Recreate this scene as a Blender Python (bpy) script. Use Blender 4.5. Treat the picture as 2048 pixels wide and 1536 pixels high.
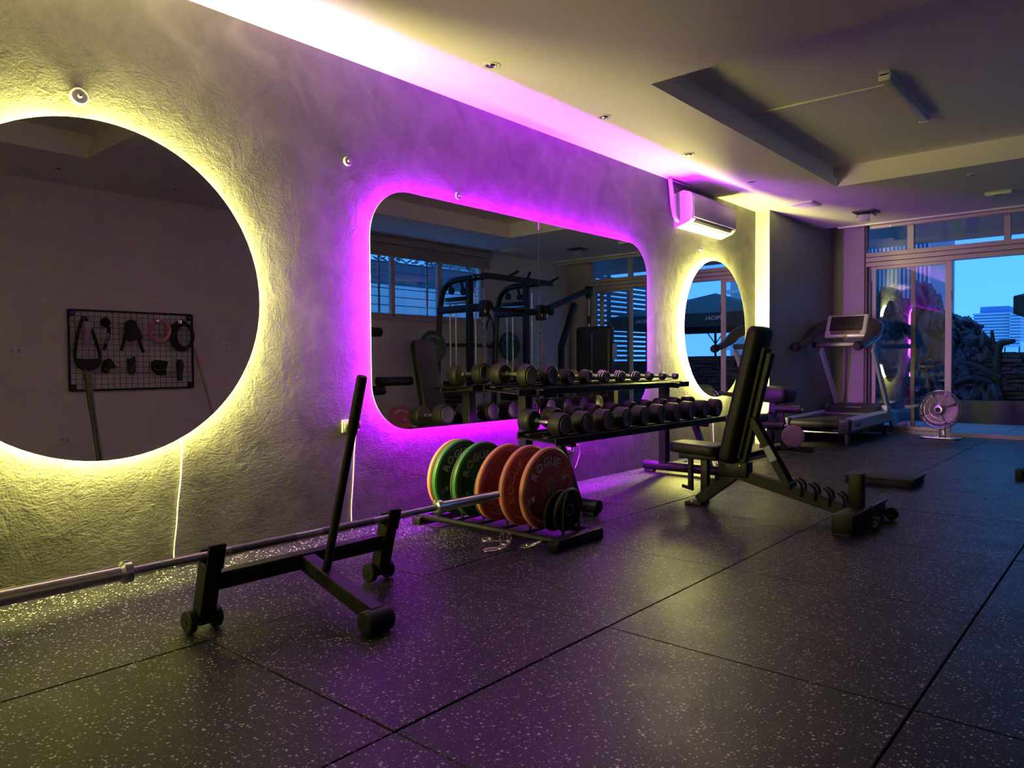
import bpy, bmesh, math, random
from mathutils import Vector, Matrix, Euler
R = math.radians
random.seed(7)
for _o in list(bpy.data.objects):
    bpy.data.objects.remove(_o)
SC = bpy.context.scene
COL = SC.collection
# ------------------------------------------------------------------ camera
CX, CZ = 3.5137, 0.961
_yaw, _pit, _rol, FPX = 0.71445, 0.0273, -0.0072, 1471.5
cam = bpy.data.cameras.new('camera')
cam.sensor_width = 36.0
cam.lens = 36.0 * FPX / 2048.0
cam.clip_end = 3000
cam.clip_start = 0.02
camo = bpy.data.objects.new('camera', cam)
COL.objects.link(camo)
_f = Vector((-math.sin(_yaw), math.cos(_yaw), 0)); _r = Vector((math.cos(_yaw), math.sin(_yaw), 0)); _u = Vector((0, 0, 1))
_f2 = _f * math.cos(_pit) - _u * math.sin(_pit); _u2 = _u * math.cos(_pit) + _f * math.sin(_pit)
_r3 = _r * math.cos(_rol) + _u2 * math.sin(_rol); _u3 = _u2 * math.cos(_rol) - _r * math.sin(_rol)
camo.matrix_world = Matrix(((_r3.x, _u3.x, -_f2.x, CX), (_r3.y, _u3.y, -_f2.y, 0), (_r3.z, _u3.z, -_f2.z, CZ), (0, 0, 0, 1)))
SC.camera = camo
# ------------------------------------------------------------------ sky, exposure
SC.view_settings.view_transform = 'Standard'
SC.view_settings.look = 'None'
SC.view_settings.gamma = 1.0
SC.view_settings.exposure = 0.15
SC.view_settings.use_curve_mapping = False
SKY = 1.25
wd = bpy.data.worlds.new('dusk_sky'); SC.world = wd; wd.use_nodes = True
_n = wd.node_tree.nodes; _l = wd.node_tree.links; _n.clear()
_tc = _n.new('ShaderNodeTexCoord'); _sx = _n.new('ShaderNodeSeparateXYZ'); _cr = _n.new('ShaderNodeValToRGB')
_bg = _n.new('ShaderNodeBackground'); _wo = _n.new('ShaderNodeOutputWorld')
_l.new(_tc.outputs['Generated'], _sx.inputs[0]); _l.new(_sx.outputs['Z'], _cr.inputs[0]); _l.new(_cr.outputs[0], _bg.inputs[0]); _l.new(_bg.outputs[0], _wo.inputs[0])
_e = _cr.color_ramp.elements
_e[0].position = 0.0; _e[0].color = (0.115, 0.48, 1.40, 1)
_e[1].position = 0.9; _e[1].color = (0.080, 0.41, 1.30, 1)
_x = _e.new(0.12); _x.color = (0.085, 0.44, 1.35, 1)
_bg.inputs[1].default_value = SKY
LED_Y, LED_P = 760.0, 860.0        # emission strength of the mirror light strips (yellow, purple)
SC.cycles.max_bounces = 8
SC.cycles.adaptive_threshold = 0.02
SC.cycles.diffuse_bounces = 5
SC.cycles.glossy_bounces = 6
SC.cycles.transparent_max_bounces = 12
SC.cycles.caustics_reflective = False
SC.cycles.caustics_refractive = False
SC.cycles.sample_clamp_indirect = 6.0
# ------------------------------------------------------------------ materials
MAT = {}
def mat(name, col=(.5, .5, .5), rough=.5, metal=0.0, spec=.5, noise=0.0, nscale=30, bump=0.0, bscale=60, bdist=.004, emit=None, es=0):
    if name in MAT: return MAT[name]
    m = bpy.data.materials.new(name); m.use_nodes = True
    nt = m.node_tree; b = nt.nodes['Principled BSDF']
    b.inputs['Base Color'].default_value = (*col, 1); b.inputs['Roughness'].default_value = rough
    b.inputs['Metallic'].default_value = metal; b.inputs['Specular IOR Level'].default_value = spec
    tc = nt.nodes.new('ShaderNodeTexCoord')
    nz = nt.nodes.new('ShaderNodeTexNoise'); nz.inputs['Scale'].default_value = nscale; nz.inputs['Detail'].default_value = 4
    nt.links.new(tc.outputs['Object'], nz.inputs['Vector'])
    mx = nt.nodes.new('ShaderNodeMix'); mx.data_type = 'RGBA'
    k = noise if noise else .06
    mx.inputs[6].default_value = tuple(c * (1 - k) for c in col) + (1,); mx.inputs[7].default_value = tuple(min(1, c * (1 + k)) for c in col) + (1,)
    nt.links.new(nz.outputs[0], mx.inputs[0]); nt.links.new(mx.outputs[2], b.inputs['Base Color'])
    if bump:
        n2 = nt.nodes.new('ShaderNodeTexNoise'); n2.inputs['Scale'].default_value = bscale; n2.inputs['Detail'].default_value = 5
        nt.links.new(tc.outputs['Object'], n2.inputs['Vector'])
        bp = nt.nodes.new('ShaderNodeBump'); bp.inputs['Strength'].default_value = bump; bp.inputs['Distance'].default_value = bdist
        nt.links.new(n2.outputs[0], bp.inputs['Height']); nt.links.new(bp.outputs[0], b.inputs['Normal'])
    if emit:
        b.inputs['Emission Color'].default_value = (*emit, 1); b.inputs['Emission Strength'].default_value = es
    MAT[name] = m
    return m
def plaster():
    m = bpy.data.materials.new('rough_plaster'); m.use_nodes = True; nt = m.node_tree; b = nt.nodes['Principled BSDF']
    N = lambda t: nt.nodes.new(t)
    tc = N('ShaderNodeTexCoord')
    def noise(scale, det, rough=.55, dist=0.0, stretch=None):
        n = N('ShaderNodeTexNoise'); n.inputs['Scale'].default_value = scale; n.inputs['Detail'].default_value = det
        n.inputs['Roughness'].default_value = rough; n.inputs['Distortion'].default_value = dist
        src = tc.outputs['Object']
        if stretch:
            mp = N('ShaderNodeMapping'); mp.inputs['Scale'].default_value = stretch; nt.links.new(src, mp.inputs[0]); src = mp.outputs[0]
        nt.links.new(src, n.inputs['Vector']); return n.outputs[0]
    def math_(op, a, bb):
        n = N('ShaderNodeMath'); n.operation = op
        for i, v in enumerate((a, bb)):
            if isinstance(v, (int, float)): n.inputs[i].default_value = v
            else: nt.links.new(v, n.inputs[i])
        return n.outputs[0]
    big = noise(2.2, 3, .5, .6); mid = noise(9, 4, .6, 1.2, (1, 1.0, .7)); fine = noise(95, 4, .62); tro = noise(22, 3, .55, 2.5, (1, .55, 1.3))
    h = math_('ADD', math_('MULTIPLY', big, 1.5), math_('ADD', math_('MULTIPLY', mid, .9), math_('ADD', math_('MULTIPLY', fine, .38), math_('MULTIPLY', tro, .34))))
    vo = N('ShaderNodeTexVoronoi'); vo.inputs['Scale'].default_value = 9; nt.links.new(tc.outputs['Object'], vo.inputs['Vector'])
    sm = N('ShaderNodeMapRange'); sm.inputs['From Min'].default_value = .0; sm.inputs['From Max'].default_value = .06; sm.inputs['To Min'].default_value = .22; sm.inputs['To Max'].default_value = 0
    nt.links.new(vo.outputs['Distance'], sm.inputs[0])
    h = math_('ADD', h, sm.outputs[0])
    bp = N('ShaderNodeBump'); bp.inputs['Strength'].default_value = .75; bp.inputs['Distance'].default_value = .007
    nt.links.new(h, bp.inputs['Height']); nt.links.new(bp.outputs[0], b.inputs['Normal'])
    cr = N('ShaderNodeValToRGB'); nt.links.new(noise(3.5, 6, .6, .8), cr.inputs[0])
    cr.color_ramp.elements[0].position = .3; cr.color_ramp.elements[0].color = (.145, .142, .138, 1)
    cr.color_ramp.elements[1].position = .7; cr.color_ramp.elements[1].color = (.25, .245, .24, 1)
    nt.links.new(cr.outputs[0], b.inputs['Base Color']); b.inputs['Roughness'].default_value = .75; b.inputs['Specular IOR Level'].default_value = .25
    return m
def rubber():
    m = bpy.data.materials.new('flecked_rubber'); m.use_nodes = True; nt = m.node_tree; b = nt.nodes['Principled BSDF']
    N = lambda t: nt.nodes.new(t)
    geo = N('ShaderNodeNewGeometry')
    def fl(scale, dmax, thr, col, prev):
        v = N('ShaderNodeTexVoronoi'); v.inputs['Scale'].default_value = scale; nt.links.new(geo.outputs['Position'], v.inputs['Vector'])
        s = N('ShaderNodeSeparateColor'); nt.links.new(v.outputs['Color'], s.inputs[0])
        g = N('ShaderNodeMath'); g.operation = 'GREATER_THAN'; g.inputs[1].default_value = thr; nt.links.new(s.outputs[0], g.inputs[0])
        # fleck radius varies from chip to chip
        rr = N('ShaderNodeMath'); rr.operation = 'MULTIPLY'; rr.inputs[1].default_value = dmax; nt.links.new(s.outputs[1], rr.inputs[0])
        d = N('ShaderNodeMath'); d.operation = 'LESS_THAN'; nt.links.new(v.outputs['Distance'], d.inputs[0]); nt.links.new(rr.outputs[0], d.inputs[1])
        a = N('ShaderNodeMath'); a.operation = 'MULTIPLY'; nt.links.new(g.outputs[0], a.inputs[0]); nt.links.new(d.outputs[0], a.inputs[1])
        mx = N('ShaderNodeMix'); mx.data_type = 'RGBA'; mx.inputs[7].default_value = col
        if prev is None: mx.inputs[6].default_value = (.009, .009, .0095, 1)
        else: nt.links.new(prev, mx.inputs[6])
        nt.links.new(a.outputs[0], mx.inputs[0]); return mx.outputs[2]
    c = fl(95, .42, .58, (.55, .54, .53, 1), None)
    c = fl(150, .40, .72, (.34, .34, .35, 1), c)
    c = fl(58, .30, .72, (.62, .61, .59, 1), c)
    nt.links.new(c, b.inputs['Base Color'])
    nz = N('ShaderNodeTexNoise'); nz.inputs['Scale'].default_value = 5; nz.inputs['Detail'].default_value = 6; nt.links.new(geo.outputs['Position'], nz.inputs['Vector'])
    mr = N('ShaderNodeMapRange'); mr.inputs['To Min'].default_value = .30; mr.inputs['To Max'].default_value = .55; nt.links.new(nz.outputs[0], mr.inputs[0]); nt.links.new(mr.outputs[0], b.inputs['Roughness'])
    n2 = N('ShaderNodeTexNoise'); n2.inputs['Scale'].default_value = 160; n2.inputs['Detail'].default_value = 3; nt.links.new(geo.outputs['Position'], n2.inputs['Vector'])
    bp = N('ShaderNodeBump'); bp.inputs['Strength'].default_value = .35; bp.inputs['Distance'].default_value = .003; nt.links.new(n2.outputs[0], bp.inputs['Height']); nt.links.new(bp.outputs[0], b.inputs['Normal'])
    b.inputs['Specular IOR Level'].default_value = .36
    return m
def glass(name, base=.085, tint=(.94, .97, .98)):
    m = bpy.data.materials.new(name); m.use_nodes = True; nt = m.node_tree; nt.nodes.clear()
    N = lambda t: nt.nodes.new(t)
    o = N('ShaderNodeOutputMaterial'); mx = N('ShaderNodeMixShader'); tr = N('ShaderNodeBsdfTransparent'); gl = N('ShaderNodeBsdfGlossy'); lw = N('ShaderNodeLayerWeight')
    tr.inputs[0].default_value = (*tint, 1); gl.inputs['Roughness'].default_value = 0.0; lw.inputs[0].default_value = .5
    p = N('ShaderNodeMath'); p.operation = 'POWER'; p.inputs[1].default_value = 4.0; nt.links.new(lw.outputs['Facing'], p.inputs[0])
    a = N('ShaderNodeMath'); a.operation = 'MULTIPLY_ADD'; a.inputs[1].default_value = .85; a.inputs[2].default_value = base; nt.links.new(p.outputs[0], a.inputs[0])
    nt.links.new(a.outputs[0], mx.inputs[0]); nt.links.new(tr.outputs[0], mx.inputs[1]); nt.links.new(gl.outputs[0], mx.inputs[2]); nt.links.new(mx.outputs[0], o.inputs[0])
    return m
PLASTER = plaster(); RUBBER = rubber()
GLASS = glass('window_glass')
MIRROR = mat('mirror_silver', (.80, .81, .80), .0, 1.0)
MEDGE = mat('frosted_mirror_edge', (.85, .85, .85), .4)
CEIL = mat('ceiling_paint', (.86, .80, .80), .8, noise=.02, nscale=2)
WALLP = mat('grey_wall_paint', (.66, .62, .57), .6, noise=.05, nscale=3, bump=.15, bscale=40)
PIERP = mat('slate_wall_paint', (.24, .25, .27), .5, noise=.05, nscale=3)
PALE = mat('pale_wall_paint', (.50, .46, .46), .6, noise=.04, nscale=3)
SUB = mat('floor_screed', (.01, .01, .01), .9)
BLK = mat('black_powder_coat', (.008, .008, .009), .45, spec=.3, bump=.08, bscale=300, bdist=.001)
BLK2 = mat('black_steel_satin', (.011, .011, .012), .34, spec=.4)
VINYL = mat('black_vinyl', (.009, .009, .009), .5, spec=.3, bump=.25, bscale=220, bdist=.001)
RUBBLK = mat('black_rubber', (.011, .0105, .0105), .55, spec=.3, bump=.15, bscale=200, bdist=.001)
DBCAP = mat('dumbbell_end_disc', (.10, .096, .096), .38)
CHROME = mat('chrome', (.78, .78, .79), .2, 1.0)
STEEL = mat('brushed_steel', (.50, .50, .52), .32, 1.0)
HARD = mat('hard_chrome_bar', (.45, .45, .47), .36, 1.0)
RED = mat('coral_red_rubber', (.50, .135, .145), .45)
REDRIM = mat('coral_rim_rubber', (.80, .32, .27), .5)
GREEN = mat('dark_green_rubber', (.016, .075, .04), .42)
GREENRIM = mat('green_rim_rubber', (.05, .20, .06), .42)
GREYR = mat('grey_plate_rubber', (.17, .17, .16), .5)
LETW = mat('pale_raised_lettering', (.82, .77, .77), .5)
LETG = mat('grey_raised_lettering', (.42, .46, .44), .5)
LETR = mat('red_raised_lettering', (.76, .42, .40), .5)
WHITEP = mat('white_plastic', (.72, .71, .69), .4)
WHITEC = mat('white_cable', (.80, .80, .76), .45)
ALU = mat('pale_window_aluminium', (.52, .45, .44), .42, .0)
ALUD = mat('dark_window_aluminium', (.16, .12, .11), .45)
SILVERBLUE = mat('silver_treadmill_paint', (.44, .49, .55), .35, .35)
SILVER = mat('silver_console_plastic', (.45, .43, .42), .3, .3)
DARKPL = mat('dark_grey_plastic', (.03, .03, .034), .4)
SCREEN = mat('dark_screen', (.02, .016, .016), .15)
def ledmat(n, c, s):
    m = bpy.data.materials.new(n); m.use_nodes = True; nt = m.node_tree; nt.nodes.clear()
    e = nt.nodes.new('ShaderNodeEmission'); e.inputs[0].default_value = (*c, 1); e.inputs[1].default_value = s
    o = nt.nodes.new('ShaderNodeOutputMaterial'); nt.links.new(e.outputs[0], o.inputs[0]); return m
LEDY = ledmat('yellow_led', (1.0, .93, .22), LED_Y)
LEDP = ledmat('purple_led', (.50, .004, 1.0), LED_P)
# ------------------------------------------------------------------ mesh helpers
def V(*a): return Vector(a)
def frame(d):
    d = d.normalized(); u = V(0, 0, 1) if abs(d.z) < .95 else V(1, 0, 0)
    s = d.cross(u).normalized(); return s, s.cross(d).normalized()
class MB:
    def __init__(s): s.v = []; s.f = []; s.mi = []
    def add(s, vs, fs, mi=0):
        n = len(s.v); s.v += [Vector(v) for v in vs]; s.f += [tuple(i + n for i in f) for f in fs]; s.mi += [mi] * len(fs); return s
    def box(s, c, d, rot=None, mi=0):
        c = Vector(c); h = [x / 2 for x in d]; vs = [V(x * h[0], y * h[1], z * h[2]) for x in (-1, 1) for y in (-1, 1) for z in (-1, 1)]
        if rot is not None:
            M = rot if isinstance(rot, Matrix) else Euler(rot).to_matrix(); vs = [M @ v for v in vs]
        return s.add([v + c for v in vs], [(0, 1, 3, 2), (4, 6, 7, 5), (0, 4, 5, 1), (2, 3, 7, 6), (0, 2, 6, 4), (1, 5, 7, 3)], mi)
    def b2(s, a, b, mi=0):
        return s.box([(a[i] + b[i]) / 2 for i in range(3)], [abs(b[i] - a[i]) for i in range(3)], None, mi)
    def rbox(s, c, d, r=.01, seg=2, rot=None, mi=0):
        bm = bmesh.new(); bmesh.ops.create_cube(bm, size=1)
        for v in bm.verts: v.co = V(v.co.x * d[0], v.co.y * d[1], v.co.z * d[2])
        bmesh.ops.bevel(bm, geom=bm.edges[:], offset=min(r, min(d) * .49), segments=seg, profile=.5, affect='EDGES')
        bm.verts.index_update(); M = None
        if rot is not None: M = rot if isinstance(rot, Matrix) else Euler(rot).to_matrix()
        s.add([(M @ v.co if M else v.co) + Vector(c) for v in bm.verts], [[v.index for v in f.verts] for f in bm.faces], mi); bm.free(); return s
    def beam(s, p0, p1, w, h, up=(0, 0, 1), r=0.004, mi=0):
        p0, p1 = Vector(p0), Vector(p1); d = (p1 - p0); L = d.length; d.normalize(); u = Vector(up); sd = d.cross(u).normalized(); u = sd.cross(d)
        M = Matrix((sd, d, u)).transposed()
        return s.rbox((p0 + p1) / 2, (w, L, h), r, 1, M, mi)
    def tube(s, path, r, n=12, closed=False, caps=True, flat=1.0, mi=0):
        P = [Vector(p) for p in path]; m = len(P); rr = r if isinstance(r, (list, tuple)) else [r] * m
        vs = []; fs = []; prev = None
        for i, p in enumerate(P):
            if closed: d = P[(i + 1) % m] - P[i - 1]
            else: d = P[min(i + 1, m - 1)] - P[max(i - 1, 0)]
            d.normalize()
            if prev is None: a, b = frame(d)
            else:
                a = prev - d * prev.dot(d)
                a = a.normalized() if a.length > 1e-6 else frame(d)[0]
                b = a.cross(d).normalized()
                b = -b if False else b
            prev = a; b = d.cross(a).normalized()
            for k in range(n):
                t = 2 * math.pi * k / n; vs.append(p + a * math.cos(t) * rr[i] + b * math.sin(t) * rr[i] * flat)
        for i in range(m if closed else m - 1):
            for k in range(n):
                j = (i + 1) % m; fs.append((i * n + k, i * n + (k + 1) % n, j * n + (k + 1) % n, j * n + k))
        if caps and not closed: fs += [tuple(range(n))[::-1], tuple((m - 1) * n + k for k in range(n))]
        return s.add(vs, fs, mi)
    def cyl(s, p0, p1, r, n=24, mi=0): return s.tube([p0, p1], r, n, mi=mi)
    def lathe(s, prof, o, ax, n=32, mi=0, arc=None):
        """prof: list of (t along axis, radius)."""
        o = Vector(o); d = Vector(ax).normalized(); a, b = frame(d); vs = []; fs = []
        for t, r in prof:
            for k in range(n):
                q = 2 * math.pi * k / n; vs.append(o + d * t + (a * math.cos(q) + b * math.sin(q)) * r)
        for i in range(len(prof) - 1):
            for k in range(n): fs.append((i * n + k, i * n + (k + 1) % n, (i + 1) * n + (k + 1) % n, (i + 1) * n + k))
        if prof[0][1] > 1e-5: fs.append(tuple(range(n))[::-1])
        if prof[-1][1] > 1e-5: fs.append(tuple((len(prof) - 1) * n + k for k in range(n)))
        return s.add(vs, fs, mi)
    def prism(s, poly, off, mi=0):
        P = [Vector(p) for p in poly]; n = len(P); off = Vector(off)
        return s.add(P + [p + off for p in P], [tuple(range(n))[::-1], tuple(range(n, 2 * n))] + [(i, (i + 1) % n, n + (i + 1) % n, n + i) for i in range(n)], mi)
    def build(s, name, mats, parent=None, smooth=40, world=True):
        me = bpy.data.meshes.new(name)
        o = org(parent) if (parent is not None and world) else V(0, 0, 0)
        me.from_pydata([tuple(v - o) for v in s.v], [], s.f)
        ml = mats if isinstance(mats, (list, tuple)) else [mats]
        for m in ml: me.materials.append(m)
        if len(ml) > 1: me.polygons.foreach_set('material_index', s.mi)
        bm = bmesh.new(); bm.from_mesh(me); bmesh.ops.recalc_face_normals(bm, faces=bm.faces); bm.to_mesh(me); bm.free()
        if smooth: me.shade_smooth(); me.set_sharp_from_angle(angle=R(smooth))
        ob = bpy.data.objects.new(name, me); COL.objects.link(ob)
        if parent is not None: ob.parent = parent
        return ob
ORG = {}
def org(o):
    while o is not None:
        if o.name in ORG: return ORG[o.name]
        o = o.parent
    return V(0, 0, 0)
def tag(o, label, cat, group=None, kind=None):
    if label: o['label'] = label
    if cat: o['category'] = cat
    if group: o['group'] = group
    if kind: o['kind'] = kind
    return o
def thing(name, label, cat, loc, group=None):
    e = bpy.data.objects.new(name, None); e.empty_display_size = .1; COL.objects.link(e); e.location = loc
    ORG[e.name] = Vector(loc); return tag(e, label, cat, group)
def struct(name, mb, m, parent=None, smooth=40):
    o = mb.build(name, m, parent, smooth)
    if parent is None: o['kind'] = 'structure'
    return o
def setlabel(o, l): o['label'] = l; return o
_G = {}
def glyph(ch, bold=.012):
    if (ch, bold) not in _G:
        cu = bpy.data.curves.new('glyph', 'FONT'); cu.body = ch; cu.size = 1; cu.extrude = .02; cu.offset = bold; cu.align_x = 'CENTER'; cu.resolution_u = 2
        ob = bpy.data.objects.new('glyph', cu); COL.objects.link(ob)
        me = bpy.data.meshes.new_from_object(ob.evaluated_get(bpy.context.evaluated_depsgraph_get()))
        xs = [v.co.x for v in me.vertices]
        _G[(ch, bold)] = ([v.co.copy() for v in me.vertices], [tuple(p.vertices) for p in me.polygons], (max(xs) - min(xs)) if xs else .3)
        bpy.data.objects.remove(ob); bpy.data.curves.remove(cu)
    return _G[(ch, bold)]
def text_flat(mb, txt, o, right, up, size, depth=.002, gap=.10, bold=.012, mi=0):
    """letters laid along `right` from the middle point o"""
    o, right, up = Vector(o), Vector(right).normalized(), Vector(up).normalized(); nrm = right.cross(up)
    W_ = sum((glyph(c, bold)[2] if c != ' ' else .3) + gap for c in txt) - gap; x = -W_ / 2
    for c in txt:
        if c == ' ': x += .3 + gap; continue
        vs, fs, w = glyph(c, bold); cx = x + w / 2
        mb.add([o + right * (v.x + cx) * size + up * (v.y - .35) * size + nrm * (v.z / .02) * depth for v in vs], fs, mi); x += w + gap
def text_arc(mb, txt, c, right, up, rad, size, mid=90.0, depth=.002, gap=.16, bold=.02, mi=0):
    c, right, up = Vector(c), Vector(right).normalized(), Vector(up).normalized(); nrm = right.cross(up)
    tot = sum(glyph(ch, bold)[2] + gap for ch in txt) - gap; a = R(mid) + tot * size / rad / 2
    for ch in txt:
        vs, fs, w = glyph(ch, bold); t = a - (w / 2) * size / rad
        rd = right * math.cos(t) + up * math.sin(t); tg = right * math.sin(t) - up * math.cos(t)
        mb.add([c + rd * (rad + (v.y - .35) * size) + tg * v.x * size + nrm * (v.z / .02) * depth for v in vs], fs, mi); a -= (w + gap) * size / rad
def bez(pts, n=8):
    """Catmull-Rom through points"""
    P = [Vector(p) for p in pts]; P = [P[0] * 2 - P[1]] + P + [P[-1] * 2 - P[-2]]; out = []
    for i in range(1, len(P) - 2):
        for k in range(n):
            t = k / n; a, b, c, d = P[i - 1], P[i], P[i + 1], P[i + 2]
            out.append(.5 * ((2 * b) + (c - a) * t + (2 * a - 5 * b + 4 * c - d) * t * t + (3 * b - a - 3 * c + d) * t ** 3))
    return out + [P[-2]]
# ================================================================== ROOM SHELL
XR = 4.487; H = 2.72; YB = -4.2; YF = 10.7; YC = 10.15; ZU = 2.93
XP = 0.165; YP = 8.43
# floor: screed with rubber tiles
fl = struct('floor', MB().b2((-.1, YB, -.10), (XR + .1, YF + .05, -.014)), SUB)
xe = [0.0, 1.03, 2.03, 3.03, 4.03, XR]; ye = [YB] + [2.232 + j for j in range(-6, 9)] + [YF - .06]
_tm = {}
for i in range(len(xe) - 1):
    for j in range(len(ye) - 1):
        w, d = xe[i + 1] - xe[i], ye[j + 1] - ye[j]
        if d < .05: continue
        key = (round(w, 3), round(d, 3), i < 1)
        g = .006 if i in (1, 2) else .004
        if key not in _tm:
            b = MB().rbox((0, 0, -.0125), (w - g, d - (.0018 if i < 1 else .003), .025), .0012 if i < 1 else .002, 1)
            o = b.build('tile', RUBBER, fl, 30, world=False); _tm[key] = o.data
        else:
            o = bpy.data.objects.new('tile', _tm[key]); COL.objects.link(o); o.parent = fl
        o.location = (xe[i] + w / 2, ye[j] + d / 2, random.uniform(-.0012, .0012))
# walls
struct('wall_left', MB().b2((-.2, YB, 0), (0, YP, H + .3)), PLASTER, smooth=0)
struct('wall_left_pier', MB().b2((-.2, YP, 0), (XP, YF, H + .3)), PIERP, smooth=0)
_pf = MB().b2((0.0, YP - .006, 0), (XP + .003, YP - .0005, H)); struct('trim_1', _pf, mat('pier_face_plaster', (.50, .485, .46), .7, noise=.08, nscale=8, bump=.3, bscale=30), smooth=0)
struct('trim_2', MB().b2((XP, YP - .006, 0), (XP + .004, YP + .19, H)), mat('pier_edge_strip', (.24, .235, .225), .6), smooth=0)
WY0, WY1, WZ0, WZ1 = 5.25, 8.50, 1.62, 2.60
_wr = MB().b2((XR, YB, 0), (XR + .2, WY0, H + .3)).b2((XR, WY1, 0), (XR + .2, YF, H + .3)).b2((XR, WY0, 0), (XR + .2, WY1, WZ0)).b2((XR, WY0, WZ1), (XR + .2, WY1, H + .3))
struct('wall_right', _wr, WALLP, smooth=0)
struct('wall_back', MB().b2((-.2, YB - .2, 0), (XR + .2, YB, H + .3)), WALLP, smooth=0)
DX0, DX1, DZ1 = .57, 4.04, 2.95
_wf = MB().b2((XP - .3, YF, 0), (DX0, YF + .2, H + .35)).b2((DX1, YF, 0), (XR + .2, YF + .2, H + .35)).b2((DX0, YF, DZ1), (DX1, YF + .2, H + .35))
struct('wall_far', _wf, PALE, smooth=0)
# ceiling with two stepped trays
TR = [(1.11, 3.36, -1.4, 2.39), (1.11, 3.36, 4.13, 7.79)]
c = MB(); ZT = H + .30
def cb(x0, x1, y0, y1, z0=H, z1=H + .08): c.b2((x0, y0, z0), (x1, y1, z1))
cb(-.1, 1.11, YB, YC); cb(3.36, XR + .1, YB, YC); ys = [YB, -1.4, 2.39, 4.13, 7.79, YC]
for k in (0, 2, 4): cb(1.11, 3.36, ys[k], ys[k + 1])
s_ = .05
cb(-.1, 1.11 - s_, YB, YC, H + .08, ZT); cb(3.36 + s_, XR + .1, YB, YC, H + .08, ZT)
cb(1.11 - s_, 3.36 + s_, YB, -1.4 - s_, H + .08, ZT); cb(1.11 - s_, 3.36 + s_, 2.39 + s_, 4.13 - s_, H + .08, ZT); cb(1.11 - s_, 3.36 + s_, 7.79 + s_, YC, H + .08, ZT)
for t in TR: cb(t[0] - s_, t[1] + s_, t[2] - s_, t[3] + s_, ZU, ZT)
cb(-.1, XR + .1, YC, YF + .2, DZ1, ZT + .05)
ceil = struct('ceiling', c, CEIL, smooth=0)
# ================================================================== GLOWING MIRRORS
def circ(y, z, r, n=96): return [(y + r * math.cos(2 * math.pi * k / n), z + r * math.sin(2 * math.pi * k / n)) for k in range(n)]
def rrect(y0, y1, z0, z1, r, n=14):
    out = []
    for cy, cz, a in ((y1 - r, z1 - r, 0), (y0 + r, z1 - r, 90), (y0 + r, z0 + r, 180), (y1 - r, z0 + r, 270)):
        for k in range(n + 1):
            t = R(a + 90 * k / n); out.append((cy + r * math.cos(t), cz + r * math.sin(t)))
    return out
def plate(mb, loop, x0, x1, mis=(0, 1)):
    n = len(loop); vs = [V(x0, y, z) for y, z in loop] + [V(x1, y, z) for y, z in loop]
    mb.add(vs, [tuple(range(n))], mis[1]); mb.add(vs, [tuple(range(n, 2 * n))], mis[0])
    mb.add(vs, [(i, (i + 1) % n, n + (i + 1) % n, n + i) for i in range(n)], mis[1])
def band(mb, loop, x0, x1):
    n = len(loop); mb.add([V(x0, y, z) for y, z in loop] + [V(x1, y, z) for y, z in loop], [(i, (i + 1) % n, n + (i + 1) % n, n + i) for i in range(n)])
GAP = .040; INS = .050
def glow_mirror(label, glasses, strip, core, led, loc, ledname):
    t = thing('glowing_mirror', label, 'mirror', loc, 'backlit mirrors on the plaster wall')
    for g in glasses:
        m = MB(); plate(m, g, GAP, GAP + .005); m.build('mirror_glass', [MIRROR, MEDGE], t, 0)
    m = MB(); plate(m, core, 0.0, GAP - .0005, (0, 0)); m.build('back_box', WHITEP, t, 0)
    m = MB(); band(m, strip, .006, .022); setlabel(m.build('led_strip', led, t, 0), ledname)
    return t
M1 = (1.278, 1.290, .742); M3 = (7.315, 1.312, .718)
glow_mirror('large round mirror ringed with yellow light beside the barbell stand', [circ(*M1)], circ(M1[0], M1[1], M1[2] - INS), circ(M1[0], M1[1], M1[2] - INS - .006), LEDY, (0, M1[0], M1[1] - M1[2]), 'added yellow fill light strip')
glow_mirror('far round mirror ringed with yellow light under the air conditioner', [circ(*M3)], circ(M3[0], M3[1], M3[2] - INS), circ(M3[0], M3[1], M3[2] - INS - .006), LEDY, (0, M3[0], M3[1] - M3[2]), 'added yellow fill light strip')
m2 = (2.737, 5.883, .560, 2.020); rr_ = .30; seam = 4.315
full = rrect(*m2, rr_)
def cut(loop, y, keep):
    out = []
    for i, p in enumerate(loop):
        q = loop[(i + 1) % len(loop)]
        ip = (p[0] <= y) == (keep == 'lo'); iq = (q[0] <= y) == (keep == 'lo')
        if ip: out.append(p)
        if ip != iq:
            f = (y - p[0]) / (q[0] - p[0]); out.append((y, p[1] + f * (q[1] - p[1])))
    return out
ins = lambda d: rrect(m2[0] + d, m2[1] - d, m2[2] + d, m2[3] - d, rr_ - d)
glow_mirror('wide rounded rectangular mirror with purple glow behind the dumbbells', [cut(full, seam - .002, 'lo'), cut(full, seam + .002, 'hi')], ins(INS), ins(INS + .006), LEDP, (0, 4.31, .56), 'glowing purple light strip')
M_FILL = (-1.755, 1.30, .735)  # unseen extra mirror, added so its strip brightens the near side of the room
glow_mirror('added round mirror ringed with yellow fill light, unseen behind the camera', [circ(*M_FILL)], circ(M_FILL[0], M_FILL[1], M_FILL[2] - INS), circ(M_FILL[0], M_FILL[1], M_FILL[2] - INS - .006), LEDY, (0, M_FILL[0], M_FILL[1] - M_FILL[2]), 'added yellow fill light strip')
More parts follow.
